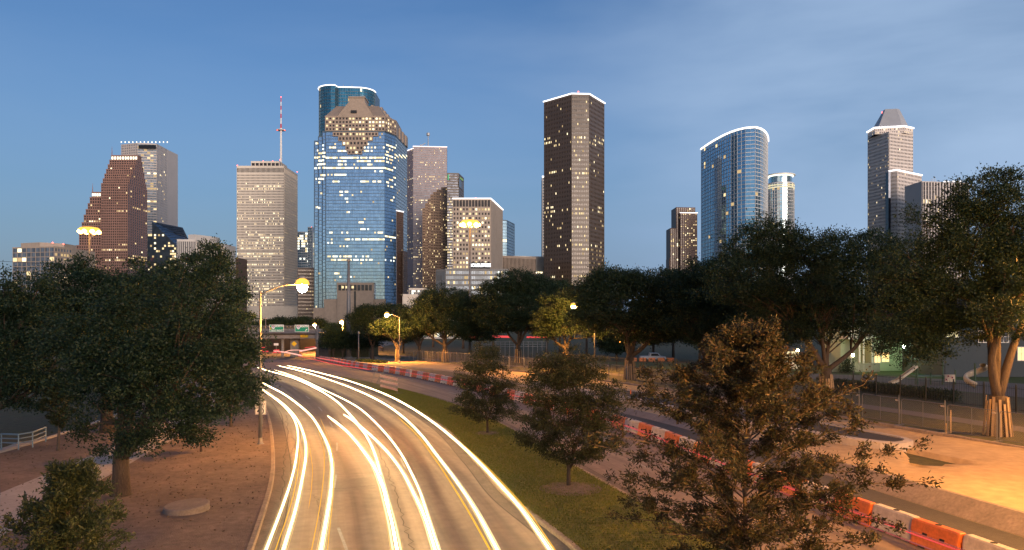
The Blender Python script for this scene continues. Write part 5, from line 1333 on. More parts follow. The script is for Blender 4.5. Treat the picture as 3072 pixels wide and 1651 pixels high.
# temporary fence: tubular panels with see-through wire
wire = mat('fence_wire', (0.22, 0.20, 0.18), .6, metal=.3)
def fence_proto():
    r_ = thing('fence_panel', 'x', 'fence panel', (0, 0, -60), 0, 'temporary fence panels along the verge'); Lp, H = 3.55, 1.9; m = MB()
    m.tube([(0, 0, 0.05), (0, 0, H - .15), (.05, 0, H - .05), (.15, 0, H), (Lp - .15, 0, H), (Lp - .05, 0, H - .05), (Lp, 0, H - .15), (Lp, 0, .05)], .026, 6); m.tube([(0, 0, .15), (Lp, 0, .15)], .02, 6); m.tube([(Lp / 2, 0, .15), (Lp / 2, 0, H)], .02, 6)
    m.build('frame', galv, r_, origin=(0, 0, 0))
    m = MB(); st_ = .15; k = -H
    while k < Lp:
        for s in (1, -1):
            x0_, x1_ = k, k + H - .2; z0_, z1_ = (.15, H - .02) if s > 0 else (H - .02, .15)
            a, b = Vector((x0_, 0, z0_)), Vector((x1_, 0, z1_)); ta = max(0, (0 - a.x) / (b.x - a.x)); tb = min(1, (Lp - a.x) / (b.x - a.x))
            if tb > ta: m.bar(a.lerp(b, ta), a.lerp(b, tb), .004, .004)
        k += st_
    m.build('wire_mesh', wire, r_, origin=(0, 0, 0))
    m = MB(); m.tube([(0, .06, 0), (0, .06, 2.15)], .03, 6); m.bar((0, -.35, .02), (0, .45, .02), .2, .03); m.build('post', galv, r_, origin=(0, 0, 0))
    m = MB(); m.box(.12, .42, -.034, -.03, H - .22, H - .10); m.build('tag', conc_pale, r_, origin=(0, 0, 0))
    return r_
fp = fence_proto(); fl = spline(offset(spline(VK, 80), 1.5), 3000); d = 0; acc = [0]
for i in range(1, len(fl)): acc.append(acc[-1] + (fl[i] - fl[i - 1]).length)
s = next(acc[i] for i in range(len(fl)) if fl[i].y > 36); k = 0; rf = random.Random(2)
while s < acc[-1] - 4 and fl[min(len(fl) - 1, next((i for i in range(len(acc)) if acc[i] >= s), 0))].y < 158:
    i = next(i for i in range(len(acc)) if acc[i] >= s); i2 = next((i for i in range(len(acc)) if acc[i] >= s + 3.6), len(acc) - 1); t = (fl[i2] - fl[i]).normalized()
    dup(fp, (fl[i].x, fl[i].y, gz(fl[i].y) + .06), math.atan2(t.y, t.x) + rf.gauss(0, .02), 'temporary wire fence panel along the verge, %s from the near end' % (ordw(k) if k else 'first')); s += 3.72; k += 1
for c_ in list(fp.children): bpy.data.objects.remove(c_)
bpy.data.objects.remove(fp)
woodm = mat('raw_timber', (0.42, 0.29, 0.16), .8, var=.3, scale=2, stretch=(1, 1, .15))
for (px, py, h_, lab) in ((2852, 1300, 1.55, 'tall wooden stake in the verge left of the wrapped oak'), (2838, 1302, .7, 'short wooden stake next to the tall one in the verge')):
    p = Gp(px, py); m = MB(); m.box(p.x - .035, p.x + .035, p.y - .03, p.y + .03, p.z, p.z + h_); props(m.build('wooden_stake', woodm, None, origin=p), lab, 'stake')

# iron picket fence in front of the playground
iron = mat('black_iron', (0.02, 0.022, 0.022), .5)
FP_ = spline(V2([(8, 118), (16, 104), (25, 90.5), (33, 79.5), (38.8, 66), (41.6, 59), (46, 48)]), 30)
r_ = thing('iron_fence', 'long dark iron picket fence in front of the hedge and playground', 'fence', (FP_[0].x, FP_[0].y, gz(FP_[0].y)))
for i in range(29):
    a, b = FP_[i], FP_[i + 1]; za, zb_ = gz(a.y), gz(b.y); m = MB(); nn = max(2, int((b - a).length / .16))
    for q in (.25, 1.95): m.bar((a.x, a.y, za + q), (b.x, b.y, zb_ + q), .035, .04)
    for k in range(nn):
        p = a.lerp(b, (k + .5) / nn); z = gz(p.y); m.bar((p.x, p.y, z + .1), (p.x, p.y, z + 2.15), .022, .022)
    m.build('picket_panel', iron, r_); m = MB(); m.bar((a.x, a.y, za), (a.x, a.y, za + 2.3), .09, .09); m.build('post', iron, r_)
# dark hedge and pale play surface
strip('play_surface', V2([(34, 97), (40, 90), (46, 80), (50, 70)]), V2([(40, 103), (50, 97), (62, 84), (70, 74)]), .0, path_dark, n=20)
strip('lawn', V2([(12, 128), (22, 113), (33, 99), (50, 72)]), V2([(16, 150), (40, 128), (62, 112), (90, 90)]), -.012, lawn, n=40, cols=8, label='green lawn before the houses', kind='structure')

# ================================================================== HOUSES AT THE RIGHT
sid_g = mat('pale_green_siding', (0.42, 0.50, 0.36), .8, var=.1, scale=.5); trimw = mat('white_trim', (.68, .68, .62), .6); roofs = mat('dark_shingles', (.05, .05, .055), .9, var=.3, scale=2)
sid_b = mat('blue_grey_siding', (0.055, 0.07, 0.08), .8, var=.1, scale=.5); teal_aw = mat('teal_awning', (0.03, 0.12, 0.17), .7)
glow_w = emit('room_light', (1.0, .62, .22), 1.4); glow_y = emit('room_light_pale', (1.0, .85, .45), 1.0)
YH = 108
r_ = thing('green_house', 'two storey pale green house with white porch columns and lit windows behind the oaks', 'house', (Xat(2640, YH), YH, gz(YH)))
x0, x1 = Xat(2618, YH), Xat(2760, YH); z0, z1 = gz(YH), Zat(974, YH)
def siding(m, xa, xb, y, za, zb_):
    z = za
    while z < zb_ - .01:
        zt = min(zb_, z + .22); m.hexa([(xa, y - .03, z), (xb, y - .03, z), (xb, y + .1, z), (xa, y + .1, z), (xa, y, zt), (xb, y, zt), (xb, y + .1, zt), (xa, y + .1, zt)]); z += .22
m = MB(); m.box(x0, x1, YH + .1, YH + 9, z0, z1); siding(m, x0, x1, YH, z0, z1); m.build('wall', sid_g, r_)
px0 = Xat(2548, YH)
m = MB(); m.box(px0, x0, YH + 3, YH + 9, z0, z1); siding(m, px0, x0, YH + 2.9, z0, z1); m.build('porch_wall', sid_g, r_)
m = MB(); m.box(px0 - .3, x0 + .1, YH - .3, YH + 3, z1, z1 + .35); m.box(px0 - .2, x0, YH - .2, YH + 2.9, Zat(1018, YH), Zat(1010, YH)); m.build('porch_floor', trimw, r_)
for px in (2552, 2578, 2590, 2616):
    m = MB(); x = Xat(px, YH); m.box(x - .1, x + .1, YH - .15, YH + .05, z0, z1); m.build('porch_column', trimw, r_)
m = MB()
for k in range(14):
    x = px0 + (x0 - px0) * k / 14; m.box(x, x + .05, YH - .1, YH - .05, Zat(1010, YH), Zat(1008, YH) + .75)
m.box(px0, x0, YH - .12, YH - .02, Zat(1008, YH) + .75, Zat(1008, YH) + .85); m.build('balustrade', trimw, r_)
m = MB(); m.loft([(px0 - .5, YH - .5), (x1 + .5, YH - .5), (x1 + .5, YH + 9.5), (px0 - .5, YH + 9.5)], z1 + .36, [(px0 + 1, YH + 4), (x1 - 1, YH + 4), (x1 - 1, YH + 5), (px0 + 1, YH + 5)], z1 + 2.6); m.build('roof', roofs, r_)
def win(px, py, w_, h_, mt, yy, par):
    p = P(px, py, yy); m = MB(); m.box(p.x - w_ / 2, p.x + w_ / 2, yy - .02, yy + .05, p.z - h_ / 2, p.z + h_ / 2); f_ = m.build('window', mt, par)
    m = MB()
    for (a, b, c, d_) in ((-w_ / 2 - .1, w_ / 2 + .1, h_ / 2, h_ / 2 + .12), (-w_ / 2 - .1, w_ / 2 + .1, -h_ / 2 - .12, -h_ / 2), (-w_ / 2 - .1, -w_ / 2, -h_ / 2, h_ / 2), (w_ / 2, w_ / 2 + .1, -h_ / 2, h_ / 2), (-.03, .03, -h_ / 2, h_ / 2), (-w_ / 2, w_ / 2, -.03, .03)):
        m.box(p.x + a, p.x + b, yy - .06, yy - .021, p.z + c, p.z + d_)
    m.build('frame', trimw, f_, origin=par.location)
for (px, py, w_, h_, mt) in ((2656, 1072, 1.0, 1.3, glow_w), (2632, 1072, .8, 1.5, glow_w), (2690, 1010, 1.0, 1.2, gl_black), (2735, 1010, 1.0, 1.2, gl_black), (2720, 1075, 1.2, 1.5, gl_black)): win(px, py, w_, h_, mt, YH - .05, r_)
win(2600, 1000, .9, 1.4, gl_black, YH + 2.85, r_)
for i_, (px, py, yy, st_, lab) in enumerate(((2559, 1066, YH - 3, 90, 'glowing globe lamp on a post before the green house porch'), (2712, 1040, YH - 3.5, 120, 'glowing garden lamp lighting the green house wall'), (2393, 1052, 110, 60, 'glowing lamp beside the small white garden house'), (2835, 996, 96, 30, 'white lamp under the awning of the blue grey house'))):
    p = P(px, py, yy); b = Vector((p.x, p.y, gz(yy))); q = thing('garden_lamp', lab, 'lamp', b)
    m = MB(); m.tube([b, p], .05, 6); m.build('post', iron, q); m = MB(); m.lathe([(.01, -.2), (.15, -.14), (.2, 0), (.15, .14), (.01, .2)], p, 12)
    m.build('globe', emit('globe_light', (1.0, .80, .36) if i_ != 1 else (.62, 1.0, .50), st_, True), q, smooth=True)
# picket garden fence and shrub by the porch
wood_g = mat('grey_green_boards', (.26, .29, .22), .8, var=.2, scale=1)
r_ = thing('garden_fence', 'pale board garden fence with posts before the green house porch', 'fence', P(2600, 1115, YH - 2.4)); yy = YH - 2.5
for k in range(5):
    a, b = Xat(2490 + 30 * k, yy), Xat(2520 + 30 * k, yy); m = MB(); n = 9; zf = gz(yy)
    for j in range(n): xx = a + (b - a) * (j + .08) / n; m.box(xx, xx + (b - a) / n * .8, yy - .02, yy, zf, zf + 1.25)
    m.box(a, b, yy, yy + .05, zf + 1.0, zf + 1.1); m.build('board_panel', wood_g, r_); m = MB(); m.box(a - .07, a + .07, yy - .05, yy + .08, zf, zf + 1.4); m.build('post', wood_g, r_)
# blue grey house
YK = 97
r_ = thing('blue_house', 'blue grey two storey house with a teal awning at the right edge', 'house', (Xat(2950, YK), YK, gz(YK)))
x0, x1 = Xat(2828, YK), Xat(3300, YK); z0, z1 = gz(YK), Zat(930, YK)
m = MB(); m.box(x0, x1, YK + .1, YK + 10, z0, z1); siding(m, x0, x1, YK, z0, z1); m.build('wall', sid_b, r_)
m = MB(); m.loft([(x0 - .6, YK - .6), (x1 + .6, YK - .6), (x1 + .6, YK + 10.6), (x0 - .6, YK + 10.6)], z1, [(x0 + 4, YK + 5), (x1 - 4, YK + 5), (x1 - 4, YK + 5.5), (x0 + 4, YK + 5.5)], z1 + 4); m.build('roof', roofs, r_)
m = MB(); a, b = Xat(2826, YK), Xat(2892, YK); m.hexa([(a, YK - 1.6, Zat(988, YK)), (b, YK - 1.6, Zat(988, YK)), (b, YK - .04, Zat(972, YK)), (a, YK - .04, Zat(972, YK)), (a, YK - 1.6, Zat(986, YK)), (b, YK - 1.6, Zat(986, YK)), (b, YK - .04, Zat(969, YK)), (a, YK - .04, Zat(969, YK))]); m.build('awning', teal_aw, r_)
for (px, py, w_, h_, mt) in ((2856, 1000, 1.5, .9, glow_y), (2950, 1010, 1.2, 1.4, gl_black), (3010, 1010, 1.2, 1.4, gl_black), (3064, 1062, .9, 1.6, glow_w), (2980, 1075, 1.2, 1.4, gl_black)): win(px, py, w_, h_, mt, YK - .05, r_)
# small white garden house
YS = 112
r_ = thing('garden_house', 'small white garden house with a lit front left of the big oak trunk', 'shed', (Xat(2372, YS), YS, gz(YS)))
a, b = Xat(2350, YS), Xat(2398, YS); zt = Zat(1054, YS)
m = MB(); m.box(a, b, YS, YS + 2.5, gz(YS), zt); m.build('wall', trimw, r_); m = MB(); m.loft([(a - .2, YS - .2), (b + .2, YS - .2), (b + .2, YS + 2.7), (a - .2, YS + 2.7)], zt, [(a + .6, YS + 1), (b - .6, YS + 1), (b - .6, YS + 1.4), (a + .6, YS + 1.4)], zt + .7); m.build('roof', roofs, r_)
for px in (2362, 2382): win(px, 1068, .55, .9, emit('shed_window', (1., .8, .4), .5), YS - .05, r_)
# playground
gpost = mat('dark_green_steel', (.02, .07, .045), .5); slidem = mat('beige_plastic', (.42, .38, .30), .5)
YP = 86; o = P(2790, 1155, YP); o.z = gz(YP)
r_ = thing('play_frame', 'playground climbing frame with dark green posts behind the iron fence', 'playground', o)
for px, t in ((2752, 1065), (2792, 1120), (2828, 1085), (2866, 1110)):
    m = MB(); x = Xat(px, YP); m.tube([(x, YP, gz(YP)), (x, YP, Zat(t, YP))], .09, 8); m.build('post', gpost, r_)
m = MB(); m.box(Xat(2750, YP), Xat(2868, YP), YP - .1, YP + 1.5, Zat(1128, YP) - .1, Zat(1128, YP)); m.build('deck', gpost, r_)
m = MB(); m.box(Xat(2832, YP), Xat(2863, YP), YP - .16, YP - .1, Zat(1146, YP), Zat(1124, YP)); q = m.build('game_panel', slidem, r_)
for px, py in ((2845, 1129), (2857, 1133), (2839, 1139)):
    m = MB(); p = P(px, py, YP - .2); m.tube([p, p + Vector((0, .04, 0))], .16, 12); d_ = m.build('disc', mat('disc_pink', (.5, .25, .25), .5), q, origin=o)
    m = MB(); m.tube([p + Vector((0, -.01, 0)), p], .08, 10); m.build('disc_hub', blk, q, origin=o)
s_ = thing('playground_slide', 'straight beige slide sloping down behind the iron fence', 'slide', Gp(2675, 1156)); m = MB()
a, b = P(2749, 1102, YP), P(2690, 1146, YP - .5); c_ = P(2670, 1152, YP - .5)
for p, q in ((a, b), (b, c_)):
    m.bar(p, q, .55, .05); m.bar(p + Vector((0, -.28, .12)), q + Vector((0, -.28, .12)), .05, .25); m.bar(p + Vector((0, .28, .12)), q + Vector((0, .28, .12)), .05, .25)
m.build('chute', slidem, s_)
m = MB(); m.tube([(b.x, b.y, gz(YP)), (b.x, b.y, b.z)], .05, 6); m.tube([(a.x - .1, a.y, gz(YP)), (a.x - .1, a.y, a.z)], .05, 6); m.build('support', gpost, s_)
s_ = thing('spiral_slide', 'curling beige spiral slide beside the right oak trunk', 'slide', Gp(2930, 1160)); c_ = P(2925, 1140, 82); m = MB(); pts = []
for k in range(28):
    t = k / 27; an = -1.2 + t * 5.5; pts.append(Vector((c_.x + math.cos(an) * .9, c_.y + math.sin(an) * .9, gz(82) + .35 + 2.2 * (1 - t))))
m.tube(pts, .38, 10, caps=False, squash=.55); m.build('chute', slidem, s_, smooth=True)
m = MB(); m.tube([(c_.x, c_.y, gz(82)), (c_.x, c_.y, gz(82) + 2.7)], .1, 8); m.build('pole', gpost, s_)
# parked pickup
yv = 150; o = P(1958, 1090, yv); o.z = gz(yv); r_ = thing('parked_pickup', 'white pickup parked under the oaks behind the picket fence', 'pickup truck', o)
carw = mat('white_car_paint', (.34, .36, .38), .3); tyre = mat('tyre_rubber', (.015, .015, .015), .8); cglass = mat('car_glass', (.02, .025, .03), .1)
m = MB()
pr_ = [(-2.6, .45), (2.5, .45), (2.6, .75), (2.5, 1.0), (1.5, 1.12), (.9, 1.72), (-.6, 1.75), (-.75, 1.15), (-2.6, 1.1)]
n = len(pr_); m.v = [(o.x + x, o.y - .9, o.z + z) for x, z in pr_] + [(o.x + x, o.y + .9, o.z + z) for x, z in pr_]
m.f = [tuple(range(n)), tuple(range(2 * n - 1, n - 1, -1))] + [(i, n + i, n + (i + 1) % n, (i + 1) % n) for i in range(n)]; m.m = [0] * len(m.f); m.build('body', carw, r_, bevel=.08)
m = MB(); m.quad(*[(o.x + x, o.y - .905, o.z + z) for x, z in ((-.5, 1.15), (1.2, 1.15), (.82, 1.62), (-.45, 1.64))]); m.build('side_window', cglass, r_)
m = MB(); m.quad(*[(o.x + x, o.y + y, o.z + z) for x, y, z in ((1.46, -.8, 1.17), (1.46, .8, 1.17), (.95, .75, 1.68), (.95, -.75, 1.68))]); m.build('windscreen', cglass, r_)
for x in (-1.6, 1.7):
    for y in (-.85, .85):
        m = MB(); m.tube([(o.x + x, o.y + y - .12, o.z + .36), (o.x + x, o.y + y + .12, o.z + .36)], .36, 16); m.build('wheel', tyre, r_)
for y in (-.6, .6):
    m = MB(); m.box(o.x + 2.52, o.x + 2.6, o.y + y - .2, o.y + y + .2, o.z + .75, o.z + .92); m.build('headlight', white_sign, r_)
# red and white works fence behind the oaks
r_ = thing('works_barrier', 'low red works barrier behind the oak with the wrapped trunk', 'barrier', P(1925, 1088, 146))
for k in range(5):
    m = MB(); x = Xat(1890 + 28 * k, 146); m.box(x, x + 1.3, 146, 146.1, gz(146) + .1, gz(146) + .8); m.build('panel', plast_o, r_)
r_ = thing('white_railing', 'white railing along the far road behind the central oaks', 'railing', P(1500, 1040, 180))
m = MB()
for z_ in (1026, 1033, 1040): m.bar(P(1432, z_, 180), P(1640, z_, 180), .08, .08)
m.build('rail', galv, r_)
for k in range(16):
    m = MB(); p = P(1432 + 208 * k / 15, 1024, 180); m.bar((p.x, p.y, gz(180)), p, .1, .1); m.build('post', galv, r_)

# ================================================================== LEFT: PLINTH, RAILS, STAIR
p = Gp(540, 1553); r_ = thing('concrete_plinth', 'round tilted concrete plinth lying on the gravel bed', 'plinth', (p.x, p.y + .6, .1)); m = MB(); o = r_.location
segn = 40; R0 = .86
for k in range(segn):
    a = 2 * math.pi * k / segn
    tilt = .035 * math.cos(a) + .03 * math.sin(a)
    m.v += [(o.x + R0 * math.cos(a), o.y + R0 * math.sin(a), o.z - .1), (o.x + R0 * math.cos(a), o.y + R0 * math.sin(a), o.z + .24 + tilt), (o.x + (R0 - .05) * math.cos(a), o.y + (R0 - .05) * math.sin(a), o.z + .28 + tilt)]
for k in range(segn):
    q = (k + 1) % segn; m.f += [(3 * k, 3 * q, 3 * q + 1, 3 * k + 1), (3 * k + 1, 3 * q + 1, 3 * q + 2, 3 * k + 2)]; m.m += [0, 0]
m.f.append(tuple(3 * k + 2 for k in range(segn))); m.m.append(0); m.build('slab', mat('grey_plinth', (.24, .20, .17), .9, var=.3, scale=1.5, bump=.3), r_)
rail_b = mat('blue_white_rail', (.17, .25, .32), .4, metal=.3)
r_ = thing('stair_railing', 'pale blue metal railing running down beside the steps at the left edge', 'railing', Gp(60, 1340))
def rp(px, py, h): return Gp(px, py, 0) + Vector((0, 0, h))
base_pts = [(-40, 1385), (14, 1366), (60, 1338), (100, 1316), (118, 1308), (170, 1310), (210, 1302), (245, 1285)]
gp_ = [Gp(x, y + 46) + Vector((-2.2, 0, 0)) for x, y in base_pts]
for hh_, rr_ in ((1.0, .05), (.75, .035), (.5, .035)):
    m = MB(); m.tube([q + Vector((0, 0, hh_)) for q in gp_], rr_, 8); m.build('handrail', rail_b, r_)
for q in gp_:
    m = MB(); m.tube([q, q + Vector((0, 0, 1.0))], .04, 8); m.build('baluster', rail_b, r_)
strip('bayou_stair', [q + Vector((.5, 0, 0)) for q in gp_], [q + Vector((-2.0, .5, 0)) for q in gp_], .03, conc_pale, n=20)
strip('bank_grass', [q + Vector((2.6, .3, 0)) for q in gp_], [q + Vector((.52, 0, 0)) for q in gp_], .03, lawn, n=20)
# overhead line at the far left
m = MB(); m.tube([P(-60, 783, 400), P(20, 785, 400), P(140, 792, 400)], .09, 4); props(m.build('overhead_wire', iron), 'thin overhead wire crossing the sky at the left edge', 'wire')
# ================================================================== TREES
def leafmat(name, c1, c2, c3):
    m, t, b = newmat(name); b.inputs['Roughness'].default_value = .55; b.inputs['Specular IOR Level'].default_value = .35
    g = t.nodes.new('ShaderNodeNewGeometry'); r = t.nodes.new('ShaderNodeValToRGB'); e = r.color_ramp.elements
    e[0].color = (*c1, 1); e[1].color = (*c3, 1); k = r.color_ramp.elements.new(.6); k.color = (*c2, 1)
    t.links.new(g.outputs['Random Per Island'], r.inputs[0]); t.links.new(r.outputs[0], b.inputs['Base Color'])
    tr = t.nodes.new('ShaderNodeBsdfTranslucent'); t.links.new(r.outputs[0], tr.inputs[0]); mx = t.nodes.new('ShaderNodeMixShader'); mx.inputs[0].default_value = .28
    t.links.new(b.outputs[0], mx.inputs[1]); t.links.new(tr.outputs[0], mx.inputs[2]); t.links.new(mx.outputs[0], t.nodes['Material Output'].inputs[0]); return m
oak_leaf = leafmat('live_oak_leaves', (.009, .023, .010), (.016, .036, .015), (.036, .055, .022))
oak_near = leafmat('near_oak_leaves', (.008, .023, .012), (.015, .038, .019), (.036, .060, .030))
young_leaf = leafmat('young_oak_leaves', (.016, .026, .010), (.030, .042, .016), (.065, .058, .025))
rust_leaf = leafmat('russet_leaves', (.019, .025, .011), (.036, .035, .014), (.082, .050, .023))
woodm2 = mat('weathered_timber', (0.26, 0.19, 0.12), .85, var=.4, scale=2, stretch=(1, 1, .15))
bark = mat('oak_bark', (0.085, 0.062, 0.046), .95, var=.5, scale=2.5, bump=1.0, bscale=14, stretch=(1, 1, .3))
bark_y = mat('young_bark', (0.13, 0.095, 0.07), .9, var=.4, scale=6, bump=.5)
def leaf_mesh(name, c, ax, Ln, Wd, rng, mt):
    """c (n,3) leaf bases, ax (n,3) leaf directions: one folded diamond per leaf"""
    n = len(c); ax = ax / (np.linalg.norm(ax, axis=1, keepdims=True) + 1e-9)
    sd_ = np.cross(ax, rng.normal(size=(n, 3))); sd_ /= (np.linalg.norm(sd_, axis=1, keepdims=True) + 1e-9); nr = np.cross(ax, sd_)
    l = (Ln * rng.uniform(.7, 1.25, n))[:, None]; w_ = (Wd * rng.uniform(.7, 1.25, n))[:, None]
    v = np.empty((n, 4, 3), np.float32); v[:, 0] = c; v[:, 1] = c + ax * l * .5 + sd_ * w_ * .5 + nr * w_ * .12; v[:, 2] = c + ax * l; v[:, 3] = c + ax * l * .5 - sd_ * w_ * .5 + nr * w_ * .12
    me = bpy.data.meshes.new(name); me.vertices.add(n * 4); me.vertices.foreach_set('co', v.ravel()); me.loops.add(n * 4); me.loops.foreach_set('vertex_index', np.arange(n * 4, dtype=np.int32))
    me.polygons.add(n); me.polygons.foreach_set('loop_start', np.arange(0, n * 4, 4, dtype=np.int32)); me.polygons.foreach_set('loop_total', np.full(n, 4, np.int32)); me.update(calc_edges=True); me.materials.append(mt)
    return me
def oak(label, base, tr, fork, blobs, seed, dens=1.0, leaf=(.26, .14), lm=None, wrap=None, lean=(0, 0), group='live oaks', name='oak_tree', limbs=4, clump=.75, per=95):
    """base: world foot; blobs: world ellipsoids (x, y, z, rx, ry, rz) that the crown fills unevenly with leaf clumps"""
    rng = np.random.default_rng(seed); r = random.Random(seed); b = Vector(base)
    root = thing(name, label, 'tree', b, 0, group)
    wts = np.array([q[3] * q[5] ** .8 * q[4] ** .6 for q in blobs]); n = int(dens * wts.sum() * 5.6); idx = rng.choice(len(blobs), n, p=wts / wts.sum())
    d = rng.normal(size=(n, 3)); d /= np.linalg.norm(d, axis=1, keepdims=True); d[:, 2] = np.where(d[:, 2] < -.3, d[:, 2] * .6, d[:, 2]); rr = rng.uniform(.10, 1.05, n) ** (1 / 2.4) * np.where(rng.random(n) < .12, rng.uniform(1.0, 1.28, n), 1.0)
    B = np.array([q[:3] for q in blobs])[idx]; S = np.array([q[3:] for q in blobs])[idx]
    cc = B + d * rr[:, None] * S
    # limbs
    tm = MB(); f0 = b + Vector((lean[0], lean[1], fork)); tm.tube(spline([b - Vector((0, 0, .1)), b + Vector((lean[0] * .35, lean[1] * .35, fork * .5)), f0], 8), [tr * 1.35, tr * 1.12, tr * 1.02, tr * .97, tr * .93, tr * .9, tr * .9, tr * .88], 12)
    ends = [None] * len(blobs); order = sorted(range(len(blobs)), key=lambda i: -blobs[i][3] * blobs[i][5]); made = []
    for rank, i in enumerate(order):
        q = blobs[i]; e = Vector(q[:3]) + Vector((r.gauss(0, q[3] * .15), r.gauss(0, q[4] * .15), -q[5] * .25))
        if rank < limbs:
            s0_ = f0 - Vector((0, 0, .25)); ra = tr * r.uniform(.50, .66)
        else:
            pts, ra0, j = min(((p_, a_, jj) for p_, a_ in made for jj in (3, 5, 7, 9)), key=lambda t: (t[0][t[2]] - e).length + .25 * abs(t[2] - 5)); s0_ = pts[j]; ra = ra0 * (1 - .8 * j / 11) * .75
        hd = e - s0_; mid = s0_ + Vector((hd.x * .5 + r.gauss(0, .06) * hd.length, hd.y * .5 + r.gauss(0, .06) * hd.length, hd.z * .42 + r.gauss(0, .05) * hd.length)); pts = spline([s0_, mid, e], 12)
        tm.tube(pts, [ra * (1 - .8 * (k / 11)) for k in range(12)], 8); ends[i] = (pts, ra); made.append((pts, ra))
    for k in range(int(n * .22)):
        p = Vector(cc[k]); pts, ra = ends[idx[k]]; j = r.randint(4, 11); s0_ = pts[j]; ra2 = max(.018, ra * (1 - .8 * j / 11) * .38); mid = s0_.lerp(p, .5) + Vector((r.gauss(0, .12), r.gauss(0, .12), r.gauss(.05, .15)))
        tm.tube([s0_, mid, p], [ra2, ra2 * .65, .012], 5, caps=False)
    tm.build('trunk', bark, root, smooth=True)
    # leaves in flattened clumps
    ci = np.repeat(np.arange(n), per); m_ = len(ci); cs = clump * rng.uniform(.55, 1.25, n)[ci]
    pos = cc[ci] + rng.normal(size=(m_, 3)) * np.stack([cs * .50, cs * .50, cs * .30], 1)
    ax = (pos - B[ci]) / S[ci] * .7 + rng.normal(size=(m_, 3)) * .8 + np.array([0, 0, .25])
    me = leaf_mesh('crown', pos - np.array(b), ax, leaf[0], leaf[1], rng, lm or oak_leaf); o = bpy.data.objects.new('crown', me); COL.objects.link(o); o.parent = root
    if wrap:
        for k in range(wrap):
            a = 2 * math.pi * k / wrap + r.gauss(0, .06); ro = tr * 1.55; h_ = 2.35 + r.uniform(-.4, .3); c0 = Vector((math.cos(a) * ro, math.sin(a) * ro, 0)); c1_ = Vector((math.cos(a) * tr * 1.12, math.sin(a) * tr * 1.12, h_)); m = MB()
            m.bar(b + c0, b + c1_, .15, .045, up=(math.cos(a), math.sin(a), 0)); m.build('protective_board', r.choice((woodm, woodm, woodm2)), root)
    return root
def bl(Y, lst, ry=.85):
    """crown blobs given where the photograph shows them: (px, py, radius px x, radius px z, depth offset m)"""
    o = []
    for q in lst:
        px, py, rx, rz = q[:4]; dy = q[4] if len(q) > 4 else 0.0; y = Y + dy; p = P(px, py, y); o.append((p.x, p.y, p.z, rx * y / FPX, ry * rx * y / FPX, rz * y / FPX))
    return o

# big oak at the left
b = Gp(363, 1494); b.z = .1
oak('big dark oak on the gravel bed filling the left of the picture', b, .36, 1.75, bl(32, [(420, 1100, 190, 150, .5), (610, 890, 120, 130, 0), (590, 1040, 150, 140, -.5), (715, 1010, 95, 120, .3), (735, 1130, 80, 95, 0), (640, 1210, 110, 80, -.6), (480, 1250, 130, 100, -1.2), (380, 1340, 80, 60, -1.0), (530, 1300, 80, 55, -.6), (290, 1190, 120, 110, -.4), (250, 1010, 130, 130, .8), (420, 900, 120, 110, .9), (640, 800, 55, 60, .2), (330, 1100, 110, 110, -1.5), (230, 1290, 60, 50, .3), (450, 1150, 120, 100, -1.8)]), 11, dens=1.7, leaf=(.125, .07), lm=oak_near, clump=.60, per=210, group=None)
oak('dense oak behind the big one with its crown rising before the stepped red tower', (-27.0, 50, .1), .4, 2.6, bl(50, [(215, 880, 110, 95, 0), (330, 900, 120, 80, .5), (420, 860, 110, 80, 0), (500, 890, 110, 110, 0), (590, 830, 80, 85, 0), (650, 860, 70, 90, 0), (300, 1010, 200, 120, 1), (500, 1030, 200, 130, 1), (255, 815, 45, 45, 0), (180, 820, 40, 35, 0), (640, 780, 45, 45, .3), (700, 930, 60, 90, .5)]), 12, dens=1.3, leaf=(.18, .09), lm=oak_near, clump=.7, per=150, group=None)
oak('broad oak at the left edge beside the steps', (-31.0, 44, 0), .42, 2.4, bl(44, [(60, 900, 120, 85, 0), (-60, 920, 120, 110, 0), (130, 960, 110, 90, .5), (30, 1060, 150, 120, 0), (150, 1110, 120, 110, -.5), (90, 1200, 90, 60, 0), (-50, 1160, 90, 110, 0)]), 13, dens=1.4, leaf=(.16, .085), lm=oak_near, clump=.7, per=150, group=None)
# oaks of the right hand verge and the park, trunk px, foot py
OG = 'large live oaks along the park side'
def poak(label, tpx, tpy, Y, tr, fork, lst, seed, **k):
    p = Gp(tpx, tpy); Y = p.y if Y is None else Y; return oak(label, (Xat(tpx, Y), Y, gz(Y)), tr, fork, bl(Y, lst), seed, **k)
poak('tall oak at the right edge with planks round its trunk and a lamp-lit crown', 2993, 1306, None, .55, 2.6, [(2960, 600, 110, 85, 0), (3060, 640, 110, 120, .5), (2890, 640, 90, 70, 1), (2840, 720, 90, 70, 1), (2960, 760, 120, 90, 1.5), (3060, 830, 110, 100, -.8), (2880, 850, 110, 70, .8), (2780, 860, 90, 60, 1.5), (2985, 940, 80, 50, -1.5), (3140, 760, 120, 150, 0), (2700, 900, 70, 50, 2), (2760, 650, 50, 30, 1), (3010, 530, 55, 30, .5), (2740, 1080, 60, 30, .5), (2700, 985, 80, 55, 3), (2715, 810, 110, 90, 1.5), (2800, 1045, 75, 45, 1.5), (2900, 930, 90, 60, 2.5), (3000, 880, 100, 80, 1), (2680, 1050, 60, 40, 3), (2900, 740, 110, 90, .5), (3050, 740, 100, 90, .5), (2790, 985, 80, 60, 3), (2860, 960, 80, 50, 2), (2920, 1010, 50, 40, 1.5), (3080, 980, 80, 70, -2)], 21, dens=1.9, leaf=(.17, .085), clump=.75, per=110, wrap=17, group=OG, limbs=4)
